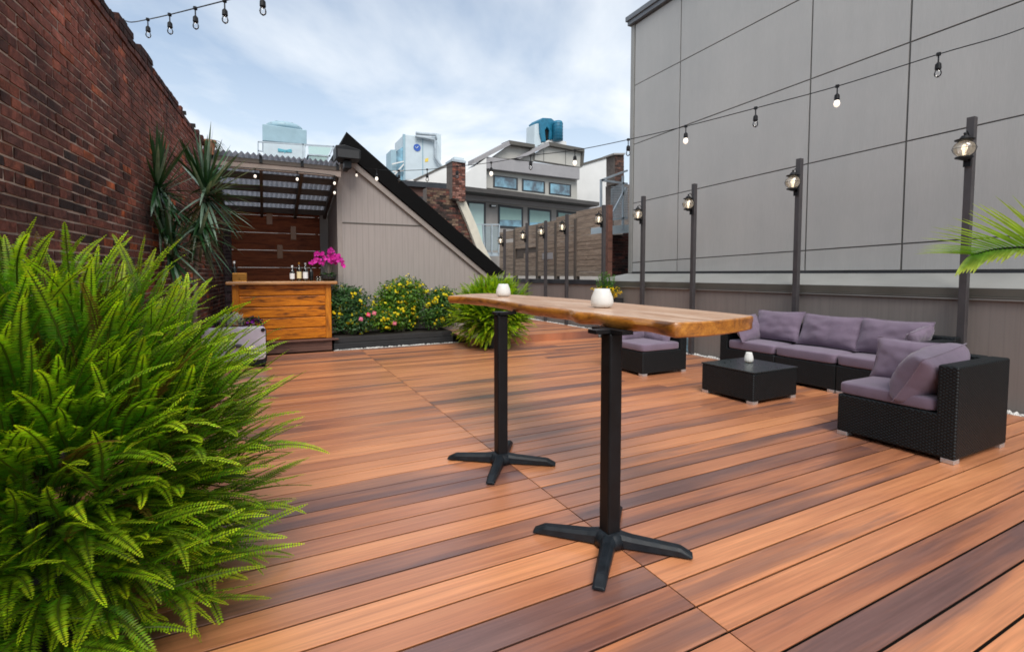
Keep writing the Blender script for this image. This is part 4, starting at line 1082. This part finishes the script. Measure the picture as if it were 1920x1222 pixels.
# white gable with brick chimney
wg = thing('white_gable', 'small bright white gable wall with dark rake left of the chimney', 'wall', (2.2, 19, 0))
n0 = (0,-1,0)
PP('wall', [(752,340),(776,336),(849,303),(849,349),(752,343)], (0,19,0), n0, .4, M['white'], wg)
PP('rake_board', [(775,337),(849,302),(849,306),(779,339)], (0,18.97,0), n0, .5, M['cap'], wg)
PP('gutter', [(742,337),(849,345),(849,355),(742,347)], (0,17.2,0), n0, .5, M['capdark'], wg)
PP('lower_wall', [(744,347),(849,355),(849,560),(744,560)], (0,17.4,0), n0, 3.5, M['plinth'], wg)
PP('window', [(785,368),(808,371),(806,395),(785,390)], (0,17.38,0), n0, .05, M['frame'], wg)
bw = thing('brick_gable_wall', 'brick party wall with sloping cream coping below a chimney', 'wall', (3.5, 15.5, 0))
def brick_poly(px, Y, th, name, parent, bc):
    pts = [onY(x, y, Y) for x, y in px]; zs = [p.z for p in pts]; z = min(zs); mb = MB(); k = 0
    mm = MB(); mm.prism([p+V((0,.01,0)) for p in pts], (0, th, 0))
    while z < max(zs)-.02:
        zm = z+.0375; xs = []
        for i in range(len(pts)):
            a, b = pts[i], pts[(i+1) % len(pts)]
            if (a.z-zm)*(b.z-zm) < 0: xs.append(a.x+(b.x-a.x)*(zm-a.z)/(b.z-a.z))
        xs.sort()
        for x0, x1 in zip(xs[::2], xs[1::2]):
            x = x0-(.11 if k % 2 else 0)
            while x < x1-.02:
                mb.box(max(x, x0)+.006, min(x+.22, x1)-.006, Y-random.uniform(.0,.012), Y+.05, z+.006, z+.069, tuple(V(random.choice(bc))*random.uniform(.7,1.3))); x += .22
        z += .075; k += 1
    w = obj(name, mb, M['brick'], parent); obj('mortar', mm, M['mortar_dark'], w)
BC = ((.16,.06,.045),(.10,.05,.042),(.05,.035,.03),(.20,.13,.09))
brick_poly([(800,352),(850,356),(862,376),(905,490),(905,540),(800,540)], 15.6, .4, 'brickwork', bw, BC)
PP('coping', [(858,376),(874,377),(894,422),(906,456),(924,492),(905,492),(890,455),(876,418)], (0,15.45,0), n0, .5, plain('cream_coping', (.60,.56,.47), .8, .08, 5), bw, bevel=.02)
chm = thing('brick_chimney', 'square red brick chimney with metal cap beside the white gable', 'chimney', (3.4, 15.6, 2.5))
brick_poly([(848,302),(873,306),(873,378),(848,372)], 15.3, .55, 'brickwork', chm, ((.24,.085,.06),(.16,.065,.05),(.09,.05,.045),(.28,.14,.11)))
PP('metal_cap', [(847,298),(874,302),(874,306),(847,302)], (0,15.25,0), n0, .62, M['steel'], chm)
PP('flue', [(852,294),(870,297),(870,302),(852,299)], (0,15.4,0), n0, .3, M['hvac'], chm)
# rooftop air handler
hv = thing('air_handler', 'pale blue rooftop air handling unit with round blue emblem', 'air conditioner', (1.7, 21, 4.5))
Y1 = 21.
PP('cabinet', [(757,252),(819,257),(832,338),(757,338)], (0,Y1,0), n0, 1.6, M['hvac'], hv, bevel=.03)
PP('corner_frame', [(756,251.5),(760,252),(760,338),(756,338)], (0,Y1-.03,0), n0, .1, M['tower'], hv)
PP('panel_seam', [(792,256),(793.5,256),(793.5,337),(792,337)], (0,Y1-.02,0), n0, .03, M['tower'], hv)
PP('louvre', [(742,284),(757,275),(757,338),(744,338)], (0,Y1+.05,0), n0, .8, M['pane'], hv)
PP('side_panel', [(733,281),(743,281),(743,338),(733,338)], (0,Y1+.02,0), n0, .9, M['tower'], hv)
c_ = on_plane(782,277,(0,Y1-.012,0),V(n0)); e_ = MB(); e_.lathe([(.155,0),(.155,.01)], (0,0,0), 24); e_.v = [(c_.x+v[0], c_.y-v[2], c_.z+v[1]) for v in e_.v]; em = obj('emblem', e_, M['logo'], hv)
e_ = MB(); e_.tube([(c_.x-.09, c_.y-.013, c_.z+.02),(c_.x-.02, c_.y-.013, c_.z-.03),(c_.x+.05,c_.y-.013,c_.z+.05)], .018, 6); obj('swoosh', e_, M['hvac'], em)
PP('sticker', [(797,298),(803,296),(803,303),(797,304)], (0,Y1-.012,0), n0, .01, M['yellow'], hv)
pt = [on_plane(x,y,(0,Y1-.15,0),V(n0)) for x,y in ((779,256),(795,258),(815,262),(816,275),(816,295),(821,303),(828,312),(828,325))]
mb = MB(); mb.tube(pt, .06, 8); mb.tube([on_plane(x,y,(0,Y1-.15,0),V(n0)) for x,y in ((780,250),(800,252),(817,253),(817,262))], .07, 8); obj('pipework', mb, M['steel'], hv, smooth=True)
PP('duct', [(817,250),(827,252),(827,300),(820,300)], (0,Y1+.3,0), n0, .9, M['hvac'], hv)
mb = MB()
for a in ((735,308,757,303),(736,322,757,320),(738,330,757,308)): mb.bar(on_plane(a[0],a[1],(0,Y1-.1,0),V(n0)), on_plane(a[2],a[3],(0,Y1-.1,0),V(n0)), .05)
obj('guard_rail', mb, M['white'], hv)
# cooling tower
ctw = thing('cooling_tower', 'pale blue cooling tower with domed fan on the rear roof', 'cooling tower', (-1.4, 20, 5))
Y2 = 20.
PP('upper_casing', [(492,232.5),(575,244),(575,271),(492,264)], (0,Y2,0), n0, 1.9, M['tower'], ctw, bevel=.02)
PP('lower_casing', [(493.5,264.5),(573,271.5),(572,306),(493.5,300)], (0,Y2+.03,0), n0, 1.8, M['hvac'], ctw, bevel=.02)
fc_ = on_plane(533,241,(0,Y2+.95,0),V(n0)); mb = MB(); mb.lathe([(.66,-.12),(.65,.03),(.58,.10),(.42,.15),(.15,.185),(.02,.19)], fc_, 28); obj('fan_dome', mb, M['tower'], ctw, smooth=True)
mb = MB()
for k in range(8): a = k*.785; mb.tube([fc_+V((.67*math.cos(a),.67*math.sin(a),.02)), fc_+V((.4*math.cos(a),.4*math.sin(a),.18)), fc_+V((0,0,.21))], .012, 5)
obj('fan_guard', mb, M['steel'], ctw)
for s1, s2 in (((521,280),(532,282.5)), ((547,281.5),(536,283))):
    a = on_plane(*s1,(0,Y2+.015,0),V(n0)); b = on_plane(*s2,(0,Y2+.015,0),V(n0)); mb = MB(); mb.bar(a, b, .02, .07); mb.bar(a+V((0,0,-.07)), b+V((0,0,-.03)), .02, .035); obj('emblem_wing', mb, M['logoteal'], ctw)
a = on_plane(534,284,(0,Y2+.015,0),V(n0)); mb = MB(); mb.prism([a+V((-.06,0,.06)), a+V((.06,0,.06)), a+V((0,0,-.08))], (0,.014,0)); obj('emblem_wing', mb, M['logoteal'], ctw)
rl = thing('roof_railing', 'thin metal guard rail round the cooling tower roof', 'railing', (-.6, 19.5, 5.2))
mb = MB()
for a in ((484,266,627,275),(484,266,484,305),(568,270,568,305),(626,274,612,305),(484,283,493,284),(577,290,620,293)): mb.bar(on_plane(a[0],a[1],(0,19.5,0),V(n0)), on_plane(a[2],a[3],(0,19.5,0),V(n0)), .045)
obj('rails', mb, M['steel'], rl)
PP('glass_panel', [(578,274),(622,277),(609,305),(580,305)], (0,19.52,0), n0, .03, glass('green_glass', (.80,.90,.84), .05, .10), rl)
bb = thing('water_tank', 'low pale tank behind the guard rail beside the cooling tower', 'tank', (.3, 20.5, 5.2)); PP('casing', [(578,291),(615,294),(612,308),(578,306)], (0,20.4,0), n0, .9, M['steel'], bb, bevel=.03)
PP('lid', [(577,289),(616,292),(616,294.5),(577,291.5)], (0,20.38,0), n0, .95, M['cream'], bb)
rb = thing('rear_building', 'plain grey rear building carrying the cooling tower behind the pergola', 'building', (-.5, 21, 0)); mb = MB(); zt_ = onY(540, 303, 19.6).z-.05; mb.box(-2.8, .55, 19.3, 23, -.35, zt_); obj('wall', mb, M['renderwall'], rb)
mb = MB(); mb.box(-2.85, .6, 19.25, 23.05, zt_, zt_+.05); obj('roof_edge', mb, M['capdark'], rb)
mb = MB(); mb.box(.6, 4.6, 20.2, 23, -.35, onY(790,338,20.9).z-.02); obj('roof_block', mb, M['renderwall'], rb)
# teal blower
tw = thing('roof_blower', 'teal blue scroll blower with grey duct on the house roof', 'blower', (8.5, 20.5, 5)); HB = HP-HN*2.6
def TB(name, px, m, th, off=0., bevel=0): return PP(name, px, HB, HN, th, m, tw, off, bevel)
TB('duct', [(1003,233),(1014,231),(1015,276),(1002,276)], M['hvac'], .7, 0, .02)
sc_ = [(1012,226),(1018,221),(1034,222),(1040,227),(1040,262),(1030,262),(1031,246),(1026,238),(1022,244),(1024,266),(1017,266),(1013,250)]
TB('scroll_housing', sc_, M['teal'], .9, .1, .02); TB('fan_opening', [(1023,242),(1030,242),(1031,262),(1023,264)], M['black'], .3, .0)
ca = on_plane(1046,264,HB+HN*.3,HN); cb = on_plane(1046,228,HB+HN*.3,HN); mb = MB(); mb.tube([ca, ca.lerp(cb,.9), cb], [.24,.24,.20], 16); obj('motor_drum', mb, M['teal'], tw, smooth=True)
mb = MB(); 
for k in range(6): p = ca.lerp(cb, .1+k*.15); mb.tube([p, p+V((0,0,.02))], .25, 16)
obj('drum_rib', mb, M['teal'], tw)
TB('plinth', [(1016,268),(1038,259),(1062,266),(1062,276),(1016,276)], M['white'], .8, .05)
# white wall and brick chimney on the right, steel stair
ww = thing('white_wall', 'large white wall with dark sloping coping beside the grey building', 'wall', (9.5, 20, 0))
PP('wall', [(1082,313),(1155,291),(1155,400),(1082,400)], (0,20,0), n0, .4, M['white'], ww); PP('coping', [(1082,309),(1156,287),(1156,291),(1082,313)], (0,19.95,0), n0, .5, M['cap'], ww)
c2 = thing('brick_chimney', 'dark brick chimney rising beside the white wall and steel frame', 'chimney', (9.6, 18, 0)); brick_poly([(1153,289),(1170,289),(1170,345),(1153,345)], 17.5, .6, 'brickwork', c2, ((.10,.06,.05),(.07,.045,.04),(.16,.08,.06))); PP('cap', [(1151,287),(1172,287),(1172,290),(1151,290)], (0,17.4,0), n0, .8, M['greywall'], c2)
PP('shaft', [(1151,346),(1180,346),(1180,520),(1151,520)], (0,17.8,0), n0, .6, M['mortar_dark'], c2)
stt = thing('steel_walkway', 'blue grey galvanised steel walkway frame behind the fence end', 'walkway', (7.2, 9.6, 0)); Y3 = 9.6
mb = MB()
for a in ((1127,337,1127,388),(1127,338,1176,320),(1127,338,1176,345),(1142,412,1174,352),(1142,413,1176,408),(1168,330,1168,430)): mb.bar(on_plane(a[0],a[1],(0,Y3,0),V(n0)), on_plane(a[2],a[3],(0,Y3,0),V(n0)), .045)
obj('frame_bars', mb, M['steel'], stt)
PP('deck_plate', [(1140,424),(1180,421),(1180,436),(1140,440)], (0,Y3,0), n0, .8, M['hvac'], stt)
mb = MB()
for i in range(16): x = 1146+i*2; mb.bar(on_plane(x,345+abs(i-8),(0,Y3+.3,0),V(n0)), on_plane(x,412,(0,Y3+.3,0),V(n0)), .01)
for i in range(14): y = 350+i*4.6; mb.bar(on_plane(1146,y,(0,Y3+.3,0),V(n0)), on_plane(1178,y,(0,Y3+.3,0),V(n0)), .01)
obj('mesh_panel', mb, M['steel'], stt)
b2 = thing('brick_wall', 'dark red brick wall below the steel walkway beside the grey building', 'wall', (7.2, 10, 0)); brick_poly([(1146,441),(1182,438),(1182,530),(1146,530)], 9.9, .3, 'brickwork', b2, ((.13,.045,.035),(.08,.035,.03),(.05,.03,.028)))
# trailing plant pot on the wall end
tpz = thing('hanging_plant', 'trailing plant in a clay pot on top of the brick wall end', 'plant', wpt(.1,-.1,3.3)); c_ = onY(392,270,8.75)
mb = MB(); mb.lathe([(.06,-.16),(.09,.02),(.1,.02),(.1,.05),(.07,.05)], c_, 14); obj('pot', mb, M['terracotta'], tpz); mb = MB(); random.seed(8)
for i in range(46): a = random.uniform(0,6.28); blade(mb, c_+V((0,0,.05)), V((math.cos(a),math.sin(a),random.uniform(.3,1.))), random.uniform(.2,.42), .016, 2.4, (.02,.05,.015), (.05,.09,.03))
obj('leaves', mb, M['leaf'], tpz)

# ------------------------------------------------------------------ sky, sun, camera
SUN_EL, SUN_AZ = R_(50), R_(-163)      # azimuth measured from +Y toward +X
w = bpy.data.worlds.new('World'); scene.world = w; w.use_nodes = True; t = w.node_tree; t.nodes.clear()
N = t.nodes.new; Lk = t.links.new
out = N('ShaderNodeOutputWorld'); bg = N('ShaderNodeBackground'); bg.inputs['Strength'].default_value = .054
sky = N('ShaderNodeTexSky'); sky.sky_type = 'NISHITA'; sky.sun_disc = False; sky.sun_elevation = SUN_EL; sky.sun_rotation = SUN_AZ; sky.air_density = 1.; sky.dust_density = 1.5
tc = N('ShaderNodeTexCoord'); sep = N('ShaderNodeSeparateXYZ'); Lk(tc.outputs['Generated'], sep.inputs[0])
def m2(op, a, b):
    n_ = N('ShaderNodeMath'); n_.operation = op
    for i, v in enumerate((a, b)):
        if hasattr(v, 'links'): Lk(v, n_.inputs[i])
        else: n_.inputs[i].default_value = v
    return n_.outputs[0]
zz = m2('ADD', m2('MAXIMUM', sep.outputs[2], 0.), .22)
cb_ = N('ShaderNodeCombineXYZ'); Lk(m2('DIVIDE', sep.outputs[0], zz), cb_.inputs[0]); Lk(m2('DIVIDE', sep.outputs[1], zz), cb_.inputs[1]); cb_.inputs[2].default_value = 2.3
nz = N('ShaderNodeTexNoise'); nz.inputs['Scale'].default_value = .95; nz.inputs['Detail'].default_value = 7; nz.inputs['Roughness'].default_value = .52; nz.inputs['Distortion'].default_value = .3; Lk(cb_.outputs[0], nz.inputs['Vector'])
cr = N('ShaderNodeValToRGB'); e = cr.color_ramp.elements; e[0].position = .40; e[0].color = (.30,.30,.30,1); e[1].position = .57; e[1].color = (1,1,1,1); Lk(nz.outputs['Fac'], cr.inputs['Fac'])
hz = N('ShaderNodeMapRange'); hz.inputs['From Min'].default_value = .02; hz.inputs['From Max'].default_value = .55; hz.inputs['To Min'].default_value = .92; hz.inputs['To Max'].default_value = 0.; Lk(sep.outputs[2], hz.inputs['Value'])
fac = m2('MAXIMUM', cr.outputs['Color'], hz.outputs[0])
mx = N('ShaderNodeMix'); mx.data_type = 'RGBA'; Lk(fac, mx.inputs[0])
tn = N('ShaderNodeMix'); tn.data_type = 'RGBA'; tn.blend_type = 'MULTIPLY'; tn.inputs[0].default_value = 1; Lk(sky.outputs[0], tn.inputs[6]); tn.inputs[7].default_value = (1.12, 1.38, 1.46, 1); Lk(tn.outputs[2], mx.inputs[6]); mx.inputs[7].default_value = (8.7, 9.15, 9.6, 1)
Lk(mx.outputs[2], bg.inputs['Color']); Lk(bg.outputs[0], out.inputs['Surface'])
sl = bpy.data.lights.new('sun', 'SUN'); sl.energy = 1.5; sl.angle = R_(36); sl.color = (1., .95, .88); so2 = bpy.data.objects.new('sun', sl); COL.objects.link(so2)
sd_ = V((math.sin(SUN_AZ)*math.cos(SUN_EL), math.cos(SUN_AZ)*math.cos(SUN_EL), math.sin(SUN_EL)))
so2.rotation_euler = sd_.to_track_quat('Z', 'Y').to_euler(); so2.location = sd_*30

cam = bpy.data.cameras.new('camera'); co = bpy.data.objects.new('camera', cam); COL.objects.link(co); scene.camera = co
cam.sensor_width = 36; cam.lens = 36*FPX/1920; cam.shift_y = (CY-611)/1920; cam.clip_start = .05; cam.clip_end = 1000
rm = Matrix((CR, CU, -CF)).transposed(); co.matrix_world = Matrix.Translation(CO) @ rm.to_4x4()
scene.view_settings.view_transform = 'Standard'; scene.view_settings.look = 'None'; scene.view_settings.exposure = 1.10; scene.view_settings.gamma = 1
scene.cycles.filter_width = 1.7 if hasattr(scene.cycles, 'filter_width') else None
scene.cycles.use_denoising = True; scene.cycles.max_bounces = 8; scene.cycles.transparent_max_bounces = 16
